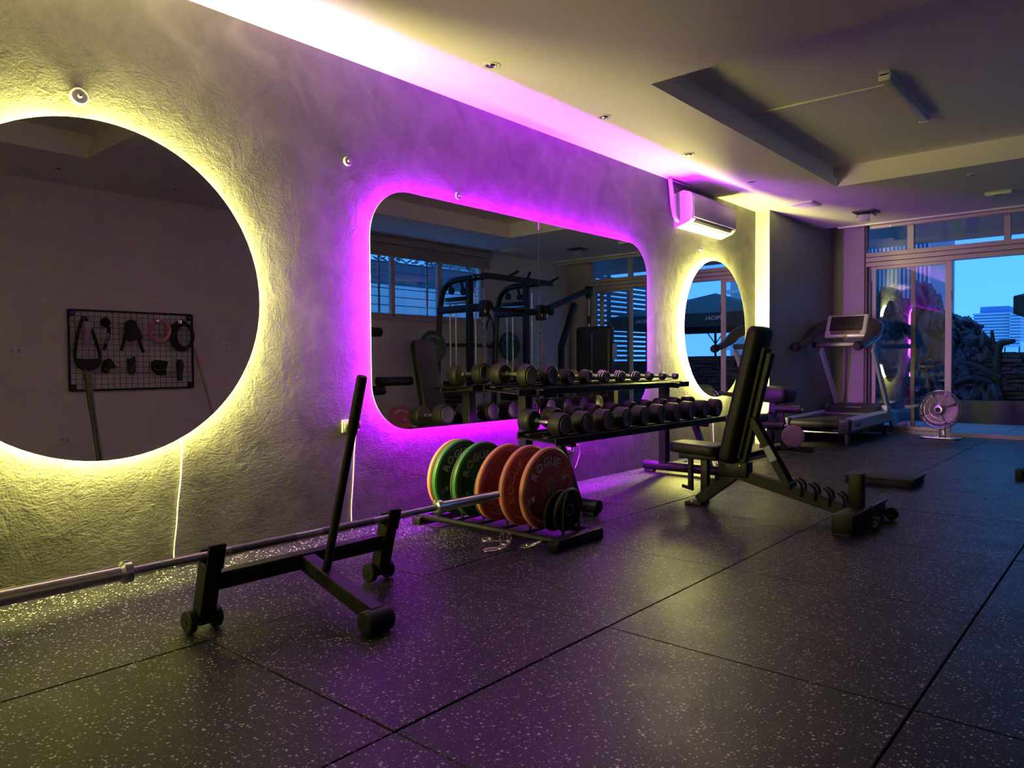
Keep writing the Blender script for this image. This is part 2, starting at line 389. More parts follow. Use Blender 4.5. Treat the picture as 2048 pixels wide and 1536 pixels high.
# ================================================================== WALL FITTINGS (left wall)
dl = ['above the large round mirror', 'between the round and the purple mirror', 'above the purple mirror', 'above the far round mirror']
for (y, z, r), w in zip([(1.206, 2.13, .036), (2.613, 2.135, .026), (3.509, 2.086, .026), (7.02, 2.119, .018)], dl):
    t = thing('wall_hanger_disc', 'small round clear plastic hanger disc ' + w, 'wall hanger', (0, y, z), 'hanger discs on the plaster wall')
    MB().lathe([(0, r), (.010, r), (.014, r * .92), (.012, r * .80), (.010, r * .4), (.010, 0)], (0, y, z), (1, 0, 0), 28).build('disc', WHITEP, t)
    MB().lathe([(.008, r * .32), (.02, r * .30), (.024, r * .2), (.024, 0)], (0, y, z), (1, 0, 0), 14).build('screw', STEEL, t)
def cable(label, pts, r=.0035):
    t = MB().tube(bez(pts, 8), r, 8); o = t.build('power_cable', WHITEC); tag(o, label, 'cable', 'white cables on the plaster wall')
cable('white power cable hanging below the large round mirror', [(.012, 1.621, .64), (.008, 1.622, .55), (.008, 1.612, .415), (.008, 1.597, .30), (.009, 1.588, .20), (.008, 1.574, .08), (.02, 1.570, .006)])
cable('white power cable hanging below the socket behind the stand handle', [(.03, 2.635, .60), (.012, 2.637, .52), (.008, 2.632, .45), (.008, 2.622, .30), (.008, 2.606, .12), (.02, 2.60, .006)])
cable('white power cable hanging below the far round mirror', [(.01, 7.306, .62), (.008, 7.306, .40), (.008, 7.308, .20), (.02, 7.31, .006)])
def socket(label, y0, y1, z0, z1, plug=None, loop=None):
    t = thing('wall_socket', label, 'socket', (0, (y0 + y1) / 2, z0)); yc, zc = (y0 + y1) / 2, (z0 + z1) / 2
    MB().rbox((.005, yc, zc), (.010, y1 - y0, z1 - z0), .003).build('face_plate', WHITEP, t)
    for k in (-1, 1):
        MB().rbox((.0105, yc + k * (y1 - y0) * .22, zc), (.004, (y1 - y0) * .3, (z1 - z0) * .55), .002).build('socket_insert', mat('socket_insert_grey', (.5, .5, .48), .4), t)
    if plug: MB().rbox((.03, plug, zc + .004), (.04, .035, .045), .008).build('plug', WHITEP, t)
    if loop: MB().tube(bez(loop, 8), .0035, 8).build('cord', WHITEC, t)
socket('white wall socket with plug behind the stand handle', 2.55, 2.672, .572, .645, 2.636)
socket('white wall socket with curled cord under the dumbbell rack', 4.655, 4.80, .245, .335, 4.72, [(.05, 4.72, .295), (.06, 4.78, .31), (.04, 4.84, .27), (.02, 4.85, .20), (.02, 4.80, .12)])
# air conditioner
ac = thing('air_conditioner', 'white split air conditioner high on the wall above the far round mirror', 'air conditioner', (0, 6.95, 2.28))
A0, A1 = 6.47, 7.44
prof = [(.002, 2.60), (.10, 2.62), (.165, 2.60), (.195, 2.57), (.205, 2.45), (.195, 2.345), (.165, 2.315), (.03, 2.27), (.002, 2.28)]
MB().prism([(x, A0, z) for x, z in prof], (0, A1 - A0, 0)).build('housing', WHITEP, ac, 25)
MB().rbox((.202, (A0 + A1) / 2, 2.455), (.012, A1 - A0 - .03, .20), .004).build('front_panel', mat('ac_panel_plastic', (.62, .58, .56), .3), ac)
MB().box((.178, (A0 + A1) / 2, 2.328), (.028, A1 - A0 - .16, .012), (0, R(-40), 0)).build('air_slot', mat('air_slot_black', (.01, .01, .01), .6), ac)
MB().rbox((.10, (A0 + A1) / 2, 2.292), (.10, A1 - A0 - .14, .010), .004, 2, (0, R(-18), 0)).build('air_flap', WHITEP, ac)
_em = mat('ac_emblem', (.8, .78, .74), .4)
MB().lathe([(0, .013), (.002, .012), (.002, 0)], (.208, 6.80, 2.500), (1, 0, 0), 16).build('emblem', _em, ac); MB().rbox((.2085, 6.95, 2.480), (.002, .20, .012), .001, 1, (R(0), 0, 0)).build('name_strip', _em, ac)
MB().tube(bez([(.03, 6.34, 2.72), (.035, 6.36, 2.60), (.04, 6.38, 2.45), (.045, 6.42, 2.36), (.05, 6.47, 2.33)], 8), .022, 12).build('pipe_sleeve', WHITEP, ac)
# ================================================================== CEILING FITTINGS
def downlight(x, y, label):
    t = thing('downlight', label, 'downlight', (x, y, H), 'recessed spotlights in the ceiling')
    MB().lathe([(0, .050), (-.004, .052), (-.008, .046), (-.006, .034), (0, .033), (.02, .030)], (x, y, H), (0, 0, 1), 28).build('trim_ring', WHITEP, t)
    MB().lathe([(-.004, 0), (-.010, .018), (-.004, .026), (.004, .028), (.01, 0)], (x, y, H), (0, 0, 1), 20).build('lamp', CHROME, t)
for k, (x, y, l) in enumerate([(.564, 3.238, 'round ceiling spotlight nearest the camera along the mirror wall'), (.552, 4.441, 'round ceiling spotlight second along the mirror wall above the purple glow'), (.552, 5.71, 'round ceiling spotlight third along the mirror wall before the air conditioner'), (.558, 6.989, 'round ceiling spotlight last along the mirror wall in front of the air conditioner'),
        (2.222, 8.157, 'round ceiling spotlight between the tray and the glass doors'), (3.89, 2.33, 'round ceiling spotlight seen left in the large round mirror'), (3.91, 3.369, 'round ceiling spotlight seen right in the large round mirror'), (3.95, 7.10, 'round ceiling spotlight over the window seen in the purple mirror')]):
    downlight(x, y, l)
t = thing('ceiling_vent', 'square slatted ceiling vent above the slate pier', 'vent', (.567, 8.39, H))
MB().rbox((.567, 8.39, H - .009), (.29, .29, .018), .006).build('frame', WHITEP, t)
for k in range(7): MB().box((.567, 8.39 - .105 + k * .035, H - .021), (.24, .026, .004), (R(25), 0, 0)).build('slat', WHITEP, t)
t = thing('ceiling_vent', 'square ceiling vent seen over the window in the purple mirror', 'vent', (4.04, 8.64, H))
MB().rbox((4.04, 8.64, H - .009), (.29, .29, .018), .006).build('frame', WHITEP, t)
for k in range(7): MB().box((4.04, 8.64 - .105 + k * .035, H - .021), (.24, .026, .004), (R(25), 0, 0)).build('slat', WHITEP, t)
t = thing('ceiling_spotlight', 'square ceiling fixture with drooping lamp box before the glass doors', 'ceiling light', (.97, 9.30, H))
MB().rbox((.97, 9.30, H - .008), (.24, .24, .016), .004).build('base_plate', DARKPL, t)
MB().rbox((.96, 9.28, H - .07), (.12, .10, .09), .012, 2, (R(20), 0, R(15))).build('lamp_box', mat('lamp_box_grey', (.4, .38, .37), .4), t)
for k in (-1, 1): MB().cyl((.97 + k * .08, 9.32, H - .02), (.97 + k * .1, 9.34, H - .045), .018, 12).build('knob', STEEL, t)
t = thing('ceiling_spotlight', 'square ceiling fixture with lamp box seen in the purple mirror', 'ceiling light', (3.245, 9.247, H))
MB().rbox((3.245, 9.247, H - .008), (.24, .24, .016), .004).build('base_plate', DARKPL, t)
MB().rbox((3.24, 9.23, H - .07), (.12, .10, .09), .012, 2, (R(20), 0, R(15))).build('lamp_box', MAT['lamp_box_grey'], t)
t = thing('ceiling_detector', 'slim white detector bar on the ceiling near the glass doors', 'detector', (2.30, 9.14, H))
MB().rbox((2.30, 9.14, H - .02), (.24, .07, .04), .008).build('body', WHITEP, t); MB().rbox((2.30, 9.14, H - .042), (.08, .03, .006), .002).build('lens', DARKPL, t)
def tubelight(y0, x, label):
    t = thing('tube_light', label, 'ceiling light', (x, y0 + .6, ZU), 'tube lights in the ceiling trays')
    MB().rbox((x, y0 + .6, ZU - .02), (.075, 1.20, .04), .006).build('housing', mat('lamp_housing_grey', (.55, .53, .52), .4), t)
    MB().rbox((x, y0 + .6, ZU - .052), (.062, 1.13, .03), .014, 3).build('diffuser', mat('unlit_diffuser', (.62, .60, .60), .3), t)
    for k in (0, 1): MB().rbox((x, y0 + .018 + k * 1.164, ZU - .045), (.078, .036, .05), .006).build('end_cap', WHITEP, t)
tubelight(5.46, 2.13, 'unlit tube light in the far ceiling tray')
o = MB().beam((1.07, 5.70, ZU - .008), (2.09, 5.74, ZU - .008), .018, .014).build('cable_duct', WHITEP); tag(o, 'thin cable duct leading across the tray to the tube light', 'cable duct')
# curtain track and blind tube in front of the glass wall
o = MB().b2((.40, YC - .03, H - .022), (4.42, YC - .002, H - .001)).build('curtain_track', WHITEP); tag(o, 'slim pale curtain track along the ceiling edge before the glass doors', 'curtain track')
t = thing('roller_blind', 'rolled up blind tube under the curtain track before the glass doors', 'blind', (2.5, YC + .03, H - .05))
MB().cyl((.80, YC + .03, H - .045), (4.36, YC + .03, H - .045), .026, 16).build('blind_roll', mat('rolled_blind', (.55, .47, .45), .5), t)
for x in (.79, 1.02, 2.45, 4.37): MB().rbox((x, YC + .03, H - .035), (.012, .05, .07), .003).build('bracket', STEEL, t)
MB().tube([(2.40, YC - .01, H - .07), (2.40, YC - .012, H - .20)], .004, 6).build('pull_chain', CHROME, t)
# ================================================================== GLASS DOORS
d1 = bpy.data.objects.new('door_1', None); COL.objects.link(d1); d1.location = (DX0, YF, 0); ORG['door_1'] = V(DX0, YF, 0); d1['kind'] = 'structure'
def fr(name, x0, x1, z0, z1, y0=YF + .03, y1=YF + .10, m=ALU, par=None): return MB().rbox(((x0 + x1) / 2, (y0 + y1) / 2, (z0 + z1) / 2), (x1 - x0, y1 - y0, z1 - z0), .004, 1).build(name, m, par or d1)
def pane(x0, x1, z0, z1, y, par): return MB().b2((x0, y, z0), (x1, y + .006, z1)).build('glass_pane', GLASS, par, 0)
fr('threshold', DX0, DX1, 0, .045, YF - .02, YF + .14); fr('head_rail', DX0, DX1, 2.88, DZ1)
for k, z in enumerate((2.235, 2.300, 2.365)): fr('transom_rail', DX0 + .02, DX1, z, z + .058, YF + .005 * (k != 1), YF + .12)
fr('jamb', DX0, DX0 + .03, .045, DZ1, m=ALUD); fr('jamb', DX1 - .04, DX1, .045, DZ1)
for x0, x1 in ((1.086, 1.163), (2.15, 2.22), (3.20, 3.27)): fr('transom_mullion', x0, x1, 2.42, 2.88)
for x0, x1 in ((DX0 + .03, 1.086), (1.163, 2.15), (2.22, 3.20), (3.27, DX1 - .04)): pane(x0, x1, 2.42, 2.88, YF + .06, d1)
def leaf(x0, x1, y, wl, wr, ml=ALU, mr=ALU, par_l=None):
    f = fr('door_leaf', x0, x0 + wl, .05, 2.235, y, y + .035, ml)
    fr('leaf_stile', x1 - wr, x1, .05, 2.235, y, y + .035, mr, f); fr('leaf_rail', x0 + wl, x1 - wr, .05, .10, y, y + .035, ALU, f); fr('leaf_rail', x0 + wl, x1 - wr, 2.195, 2.235, y, y + .035, ALU, f)
    pane(x0 + wl, x1 - wr, .10, 2.195, y + .015, f); return f
leaf(DX0 + .03, 1.175, YF + .085, .03, .055, ALUD, ALUD)
f2 = leaf(.66, 1.604, YF + .035, .05, .075)
fr('handle', 1.596, 1.612, 1.72, 1.86, YF + .02, YF + .04, ALUD, f2)
leaf(3.19, DX1 - .04, YF + .035, .06, .06); leaf(3.22, DX1 - .045, YF + .085, .05, .05)
fr('leaf_post', 3.78, 3.85, .05, 2.235, YF + .04, YF + .075)
# ================================================================== WINDOW in the right wall
w1 = bpy.data.objects.new('window_1', None); COL.objects.link(w1); w1.location = (XR, WY0, WZ0); ORG['window_1'] = V(XR, WY0, WZ0); w1['kind'] = 'structure'
def wf(name, y0, y1, z0, z1, x0=XR + .04, x1=XR + .10, m=ALU): return MB().rbox(((x0 + x1) / 2, (y0 + y1) / 2, (z0 + z1) / 2), (x1 - x0, y1 - y0, z1 - z0), .004, 1).build(name, m, w1)
wf('window_sill', WY0 - .03, WY1 + .03, WZ0 - .05, WZ0, XR - .03, XR + .12); wf('frame_rail', WY0, WY1, WZ0, WZ0 + .05); wf('frame_rail', WY0, WY1, WZ1 - .05, WZ1)
for y0, y1 in ((WY0, WY0 + .05), (5.72, 5.79), (6.63, 6.70), (7.52, 7.60), (WY1 - .06, WY1)): wf('frame_post', y0, y1, WZ0, WZ1)
for y0, y1 in ((WY0 + .05, 5.72), (5.79, 6.63), (6.70, 7.52), (7.60, WY1 - .06)): MB().b2((XR + .066, y0, WZ0 + .05), (XR + .072, y1, WZ1 - .05)).build('glass_pane', GLASS, w1, 0)
t = thing('window_bars', 'white security bars outside the side window', 'window bars', (XR + .17, WY0, WZ0))
for k in range(8):
    z = WZ0 + .06 + k * .118; MB().cyl((XR + .17, WY0, z), (XR + .17, WY1, z), .006, 8).build('bar', mat('bar_grey', (.10, .11, .13), .5), t)
for y in (5.4, 6.1, 6.5, 7.4, 8.3): MB().b2((XR + .165, y, WZ0), (XR + .175, y + .035, WZ1)).build('upright', mat('bar_white', (.45, .5, .55), .5), t)
t = thing('window_blind', 'beige roller blind half lowered over the side window', 'blind', (XR - .04, 6.9, 2.4))
MB().rbox((XR - .045, 6.9, 2.655), (.08, 3.40, .085), .012).build('cassette', mat('blind_cassette', (.34, .30, .28), .5), t)
MB().b2((XR - .036, 5.24, 2.455), (XR - .031, 8.565, 2.62)).build('blind_cloth', mat('blind_cloth', (.30, .27, .25), .8), t)
MB().rbox((XR - .034, 6.9, 2.45), (.014, 3.32, .022), .005).build('bottom_bar', MAT['blind_cassette'], t)
# ================================================================== BARBELL AND ITS STAND
t = thing('barbell', 'long steel barbell resting across the low wheeled stand', 'barbell', (1.0, 1.67, .292))
bx, bz = 1.0, .292
MB().cyl((bx, .99, bz), (bx, 2.345, bz), .0142, 20).build('shaft', HARD, t)
for y0, y1 in ((1.33, 1.60), (1.72, 1.98)): MB().cyl((bx, y0, bz), (bx, y1, bz), .0150, 20).build('knurled_grip', mat('knurled_steel', (.22, .22, .23), .5, 1.0, bump=.5, bscale=500, bdist=.001), t)
for s, y in ((-1, .99), (1, 2.343)):
    MB().lathe([(0, .016), (.002, .031), (.006, .036), (.030, .036), (.034, .032), (.040, .026)], (bx, y, bz), (0, s, 0), 28).build('collar', CHROME, t)
    sl = MB().lathe([(.036, .025), (.425, .025), (.431, .022), (.431, .016), (.425, .0155), (.425, 0)], (bx, y, bz), (0, s, 0), 28).build('sleeve', CHROME, t)
    MB().lathe([(.424, .006), (.429, .006), (.429, 0)], (bx, y, bz), (0, s, 0), 12).build('end_bolt', STEEL, sl)
t = thing('barbell_jack', 'black wheeled barbell stand with a tall leaning handle', 'barbell stand', (1.0, 1.66, 0))
LY = (1.265, 2.075)
for y in LY:
    MB().beam((.92, y, .035), (.985, y, .262), .062, .062, (1, 0, 0)).build('leg', BLK, t)
    MB().rbox((1.024, y, .285), (.014, .064, .10), .003, 1, (0, R(16), 0)).rbox((.972, y, .285), (.014, .064, .055), .003, 1, (0, R(16), 0)).build('bar_cradle', BLK, t)
    for s in (-1, 1):
        w = MB().lathe([(0, .030), (.004, .041), (.026, .041), (.030, .037), (.030, 0)], (.915, y + s * .033, .042), (0, s, 0), 24).build('wheel', RUBBLK, t)
        MB().lathe([(.029, .012), (.034, .010), (.034, 0)], (.915, y + s * .033, .042), (0, s, 0), 12).build('axle_cap', BLK2, w)
MB().beam((.962, LY[0] + .03, .185), (.962, LY[1] - .03, .185), .06, .062).build('crossbar', BLK, t)
MB().beam((.985, 1.662, .180), (1.425, 1.657, .062), .062, .06).build('stem', BLK, t)
MB().lathe([(0, .037), (.006, .044), (.108, .044), (.114, .037), (.114, 0)], (1.425, 1.598, .045), (0, 1, 0), 28).build('foot_roller', RUBBLK, t)
hd = MB().cyl((1.113, 1.657, .145), (1.30, 1.654, .72), .0165, 20).build('handle', BLK, t)
MB().tube([(1.295, 1.654, .705), (1.297, 1.654, .711), (1.362, 1.654, .915), (1.364, 1.654, .921)], [.0165, .0195, .0195, .017], 20).build('grip', RUBBLK, hd)
MB().rbox((1.113, 1.657, .152), (.06, .05, .012), .003, 1, (0, R(15), 0)).build('handle_bracket', BLK2, t)
# ================================================================== BUMPER PLATES AND THEIR RACK
PYC = 3.15
t = thing('plate_rack', 'low black toaster rack holding the bumper plates', 'plate rack', (.7, PYC, 0))
for y in (2.985, 3.30): MB().cyl((.19, y, .045), (1.22, y, .045), .018, 16).build('rail', BLK, t)
for x in (.19, 1.225):
    MB().rbox((x, PYC + .01, .035), (.06, .40, .05), .006).build('end_foot', BLK, t)
    for y in (2.955, 3.345): MB().rbox((x, y, .0225), (.066, .03, .045), .005).build('rubber_cap', RUBBLK, t)
for x in (.27, .445, .615, .80, .965, 1.19):
    q = bez([(x, PYC - .07, .045), (x, PYC - .062, .20), (x, PYC - .03, .275), (x, PYC, .285), (x, PYC + .03, .275), (x, PYC + .062, .20), (x, PYC + .07, .045)], 5)
    MB().tube(q, .008, 8).build('divider', BLK, t)
    MB().cyl((x, 2.985, .045), (x, 3.30, .045), .009, 8).build('cross_rod', BLK, t)
def plate_disc(label, x, th, m, rim, let, tilt, spin, rad=.225, txt='ROGUE', num='10', zc=None, yc=PYC, lean=0.0, cat='weight plate', bigger=1.0):
    """bumper plate, axis along +X, front face at +X"""
    z = zc if zc is not None else rad + .058
    t = thing('bumper_plate', label, cat, (x, yc, z), 'bumper plates in the toaster rack')
    Rm = Euler((0, R(tilt), R(lean))).to_matrix()
    ax = Rm @ V(1, 0, 0); o = V(x, yc, z)
    h = th / 2; r = rad
    body = MB().lathe([(-h + .002, .026), (-h + .002, .06), (-h + .006, .065), (-h + .006, r * .80), (-h, r * .83), (-h, r - .010), (-h + .008, r - .002), (h - .008, r - .002), (h, r - .010), (h, r * .83), (h - .006, r * .80), (h - .006, .065), (h - .002, .06), (h - .002, .026), (-h + .002, .026)], o, ax, 56).build('disc', m, t)
    MB().lathe([(-h + .006, r - .0022), (-h + .010, r), (h - .010, r), (h - .006, r - .0022)], o, ax, 56).build('rim', rim, t)
    MB().lathe([(-h, .026), (-h, .033), (h, .033), (h, .026), (-h, .026)], o, ax, 24).build('hub', STEEL, t)
    MB().lathe([(-.004, 0), (-.004, .0262), (.004, .0262), (.004, 0)], o, ax, 20).build('bore_shade', RUBBLK, t)  # black disc closing the centre hole, stands in for the shade inside it
    rt = Rm @ V(0, 1, 0); up = Rm @ V(0, 0, 1)
    a = R(spin); rt2 = rt * math.cos(a) + up * math.sin(a); up2 = -rt * math.sin(a) + up * math.cos(a)
    b = MB(); fc = o + ax * (h - .006)
    text_arc(b, txt, fc, rt2, up2, r * .67, r * .30 * bigger, 90, .0035, gap=.14, bold=.022)
    if num:
        text_flat(b, num, fc - rt2 * r * .62, -up2 * -1, rt2 * -1, r * .17, .003)
        text_flat(b, 'KG', fc - rt2 * r * .78 * .999, up2, -rt2, r * .09, .003)
        text_flat(b, num, fc + rt2 * r * .62, -up2, rt2, r * .17, .003)
        text_flat(b, 'LB', fc + rt2 * r * .78, -up2, rt2, r * .09, .003)
    b.build('raised_lettering', let, body, 0)['kind'] = 'stuff'
    return t
plate_disc('coral red bumper plate at the wall end of the rack', .318, .032, RED, REDRIM, LETR, 3, 20)
plate_disc('dark green bumper plate leaning on the rearmost coral plate', .362, .040, GREEN, GREENRIM, LETG, 3, 24)
plate_disc('thin grey rimmed plate behind the middle green plate', .497, .018, GREYR, GREYR, LETG, 5, 10, rad=.218)
plate_disc('dark green bumper plate in the middle of the rack', .530, .036, GREEN, GREENRIM, LETG, 5, 30)
plate_disc('thin grey rimmed plate behind the first lettered coral plate', .680, .016, GREYR, GREYR, LETG, 9, 0, rad=.210)
plate_disc('coral red bumper plate behind the barbell sleeve with lettering turned sideways', .712, .036, RED, REDRIM, LETR, 9, 150)
plate_disc('coral red bumper plate second from the front with lettering along its edge', .885, .036, RED, REDRIM, LETR, 4, 75)
plate_disc('coral red bumper plate at the front with pale lettering', 1.03, .036, RED, REDRIM, LETW, 4, 18, bigger=1.06)
plate_disc('small black weight plate leaning behind the front divider', 1.105, .026, RUBBLK, RUBBLK, mat('dark_grey_lettering', (.05, .05, .055), .5), 10, 200, rad=.115, zc=.168, yc=3.145, num=None)
plate_disc('small black weight plate frontmost in the rack', 1.145, .030, RUBBLK, RUBBLK, MAT['dark_grey_lettering'], 8, 60, rad=.120, zc=.172, yc=3.185, num=None)
def clip(x, y, rz, label, tip=0.0):
    t = thing('spring_collar', label, 'barbell collar', (x, y, 0), 'spring collars on the floor')
    M = Matrix.Translation((x, y, .012)) @ Euler((R(tip), 0, R(rz))).to_matrix().to_4x4()
    pts = [M @ V(.027 * math.cos(a), .027 * math.sin(a), .004 + .006 * a / 6.28) for a in [i * .3 for i in range(40)]]
    MB().tube(pts, .0033, 8).build('coil', CHROME, t)
    for s in (-1, 1):
        q = [M @ V(*p) for p in ((.02 * s, .018, .006), (.030 * s, .05, .012), (.026 * s, .085, .018), (.012 * s, .09, .018), (.010 * s, .05, .012), (.014 * s, .026, .008))]
        MB().tube(bez(q, 4), .003, 8).build('arm', CHROME, t)
clip(.845, 2.865, 250, 'chrome spring collar on the floor nearest the barbell')
clip(.965, 2.875, 40, 'chrome spring collar in the middle of the floor pile', 12)
clip(1.01, 2.80, 140, 'chrome spring collar lowest in the floor pile', -14)
clip(1.09, 2.885, 300, 'chrome spring collar beside the rack corner', 10)
# ================================================================== DUMBBELL RACK
t = thing('dumbbell_rack', 'black two tier dumbbell rack under the purple mirror', 'dumbbell rack', (.45, 4.78, 0))
UY = (3.83, 5.72)
for y in UY:
    MB().beam((.31, y, .06), (.31, y, .775), .075, .07, (1, 0, 0)).build('upright', BLK2, t)
    f = MB().lathe([(0, .034), (.006, .042), (.80, .042), (.806, .034), (.806, 0)], (.11, y, .060), (1, 0, 0), 20).build('foot_tube', BLK2, t)
    for x in (.17, .84): MB().rbox((x, y, .011), (.09, .06, .022), .005).build('foot_pad', RUBBLK, f)
    MB().beam((.31, y, .485), (.72, y, .445), .05, .05).build('shelf_arm', BLK2, t)
    MB().beam((.13, y, .785), (.45, y, .765), .05, .045).build('shelf_arm', BLK2, t)
    MB().beam((.60, y, .44), (.745, y, .075), .05, .045, (1, 0, 0)).build('strut', mat('blue_black_strut', (.02, .03, .045), .35), t)
def tier(xc, zc, y0, y1, nm):
    sh = MB()
    for k in (-1, 1):
        sh.rbox((xc + k * .075, (y0 + y1) / 2, zc - .085 - k * .006), (.045, y1 - y0, .012), .003, 1)
        sh.rbox((xc + k * .155, (y0 + y1) / 2, zc - .100 - k * .012), (.012, y1 - y0, .045), .003, 1)
    sh.rbox((xc, (y0 + y1) / 2, zc - .112), (.32, y1 - y0, .008), .002, 1, (0, R(4), 0))
    return sh.build('shelf', BLK, t)
DB0, DBS = 3.70, .242
s1 = tier(.58, .585, 3.61, 6.02, 'lower'); s2 = tier(.255, .885, 3.64, 5.98, 'upper')
def dumbbell(xc, yc, zc, r, hl, L, tilt, label, group, mh, capm, hm=CHROME, style=0):
    t = thing('dumbbell', label, 'dumbbell', (xc, yc, zc), group)
    ax = V(math.cos(R(tilt)), 0, -math.sin(R(tilt))); o = V(xc, yc, zc); g = L / 2 - hl
    hb = MB().lathe([(-g - .01, .012), (-g, .012), (-g * .8, .0135), (-g * .35, .0165), (0, .0175), (g * .35, .0165), (g * .8, .0135), (g, .012), (g + .01, .012)], o, ax, 16).build('handle', hm, t)
    for s in (-1, 1):
        hp = MB().lathe([(g, r * .45), (g + .002, r * .86), (g + .010, r * .97), (g + .02, r), (L / 2 - .014, r), (L / 2 - .004, r * .95), (L / 2, r * .84), (L / 2, 0)], o, ax * s, 28).build('head', mh, t)
        MB().lathe([(L / 2 - .001, r * .80), (L / 2 + .003, r * .78), (L / 2 + .003, r * .62), (L / 2 + .0015, r * .58), (L / 2 + .0015, 0)], o, ax * s, 28).build('end_disc', capm, hp)
        if style == 0: MB().lathe([(g - .018, .016), (g - .016, .020), (g - .004, .020), (g + .001, .018)], o, ax * s, 16).build('neck_ring', CHROME, hp)
        if style == 1:
            for q in (.25, .6): MB().lathe([(g + hl * q, r * 1.0), (g + hl * q + .003, r * 1.05), (g + hl * q + .007, r * 1.05), (g + hl * q + .010, r * 1.0)], o, ax * s, 28).build('chrome_band', CHROME, hp)
    return t
ordn = ['first', 'second', 'third', 'fourth', 'fifth', 'sixth', 'seventh', 'eighth', 'ninth', 'tenth']
for k in range(10):
    r = .0745 if k < 7 else .0755
    dumbbell(.575, DB0 + k * DBS, .585, r, .098, .345, 4, f'black rubber dumbbell, {ordn[k]} from the near end of the lower shelf', 'dumbbells on the lower shelf', RUBBLK, DBCAP)
top = [(.073, .085, .32), (.071, .082, .31), (.054, .075, .28), (.050, .075, .27), (.0455, .065, .24), (.043, .062, .23), (.040, .060, .22), (.037, .052, .20), (.033, .045, .18), (.030, .042, .17)]
for k, (r, hl, L) in enumerate(top):
    kind = ('black rubber' if k < 4 else 'chrome banded' if k < 7 else 'small chrome')
    dumbbell(.255 + (k > 3) * .02, 3.775 + k * .232, .816 + r, r, hl, L, 3, f'{kind} dumbbell, {ordn[k]} from the near end of the upper shelf', 'dumbbells on the upper shelf', RUBBLK if k < 7 else mat('small_dumbbell_grey', (.20, .20, .21), .3, .7), DBCAP, CHROME, 0 if k < 4 else (1 if k < 7 else 2))
# ================================================================== ADJUSTABLE BENCH
by = 4.58
t = thing('weight_bench', 'black adjustable weight bench with upright backrest and ladder beam', 'bench', (1.75, by, 0))
def pad(mb, pts_w, th, nrm, r=.03): pass
# seat pad (tapered)
def softpad(c, L, W0, W1, T, M, name, m=VINYL, par=None, seg=3):
    """pad along local x; width W0 at -L/2, W1 at +L/2"""
    bm = bmesh.new(); bmesh.ops.create_cube(bm, size=1)
    for v in bm.verts:
        w = W0 if v.co.x < 0 else W1; v.co = V(v.co.x * L, v.co.y * w, v.co.z * T)
    vert = [e for e in bm.edges if abs(e.verts[0].co.z - e.verts[1].co.z) > T * .5]
    bmesh.ops.bevel(bm, geom=vert, offset=.05, segments=4, profile=.5, affect='EDGES')
    hor = [e for e in bm.edges if abs(e.verts[0].co.z - e.verts[1].co.z) < 1e-6 and len(e.link_faces) == 2 and abs(e.link_faces[0].normal.dot(e.link_faces[1].normal)) < .6]
    bmesh.ops.bevel(bm, geom=hor, offset=T * .3, segments=seg, profile=.5, affect='EDGES')
    bm.verts.index_update(); b = MB(); b.add([M @ v.co + Vector(c) for v in bm.verts], [[v.index for v in f.verts] for f in bm.faces]); bm.free()
    return b.build(name, m, par)
I3 = Matrix.Identity(3)
softpad((1.21, by, .385), .36, .22, .29, .07, Euler((0, R(2), 0)).to_matrix(), 'seat', VINYL, t)
MB().rbox((1.24, by, .335), (.27, .17, .04), .005).build('seat_frame', BLK, t)
d_ = V(1.650 - 1.445, 0, 1.185 - .31).normalized(); nx = V(d_.z, 0, -d_.x)
Mb = Matrix((d_, V(0, 1, 0), nx)).transposed()
bc = V(1.445, by, .31) * .5 + V(1.650, by, 1.185) * .5
bp_ = softpad(bc - nx * .005, .90, .28, .25, .085, Mb, 'backrest', VINYL, t)
MB().rbox(bc + d_ * -.04 + nx * .055, (.74, .11, .035), .006, 1, Mb).build('backrest_plate', BLK, bp_)
MB().beam(V(1.49, by, .26) + nx * .02, V(1.615, by, 1.04) + nx * .085, .06, .05, nx).build('backrest_spine', BLK, t)
MB().beam((1.215, by, .03), (1.53, by, .275), .06, .07).build('front_leg', BLK, t)
ft = MB().rbox((1.20, by, .012), (.12, .14, .024), .006).build('foot_plate', BLK, t)
for k in (-1, 1): MB().lathe([(.024, .012), (.032, .010), (.032, 0)], (1.19, by + k * .05, 0), (0, 0, 1), 10).build('bolt', STEEL, ft)
MB().beam((1.152, by, .105), (1.152, by, .33), .035, .03, (1, 0, 0)).build('seat_post', BLK, t)
MB().rbox((1.26, by, .22), (.05, .05, .26), .005).build('seat_column', BLK, t)
MB().cyl((1.09, by, .115), (1.17, by, .098), .012, 12).build('pull_pin', RUBBLK, t)
MB().rbox((1.47, by, .265), (.20, .10, .10), .008).build('pivot_bracket', BLK, t)
MB().beam((1.50, by, .235), (2.24, by, .060), .06, .07).build('main_beam', BLK, t)
for dy in (-.034, .034):
    MB().beam((1.585, by + dy, .605), (1.822, by + dy, .196), .048, .010, (0, 1, 0)).build('support_strut', BLK, t)
    for k in range(4):
        x = 1.895 + k * .083; z = .155 - (x - 1.895) * .236
        q = bez([(x + .012, by + dy, z - .02), (x + .018, by + dy, z + .03), (x + .010, by + dy, z + .062), (x - .022, by + dy, z + .085)], 4)
        MB().tube(q, [.013] * (len(q) - 3) + [.011, .010, .008], 8, flat=.7).build('ladder_hook', BLK, t)
MB().rbox((1.715, by - .041, .385), (.046, .003, .10), .001, 1, (0, R(-30), 0)).build('sticker', mat('pale_blue_sticker', (.35, .45, .55), .4), t)
MB().cyl((1.825, by - .06, .195), (1.825, by + .06, .195), .024, 16).build('strut_roller', RUBBLK, t)
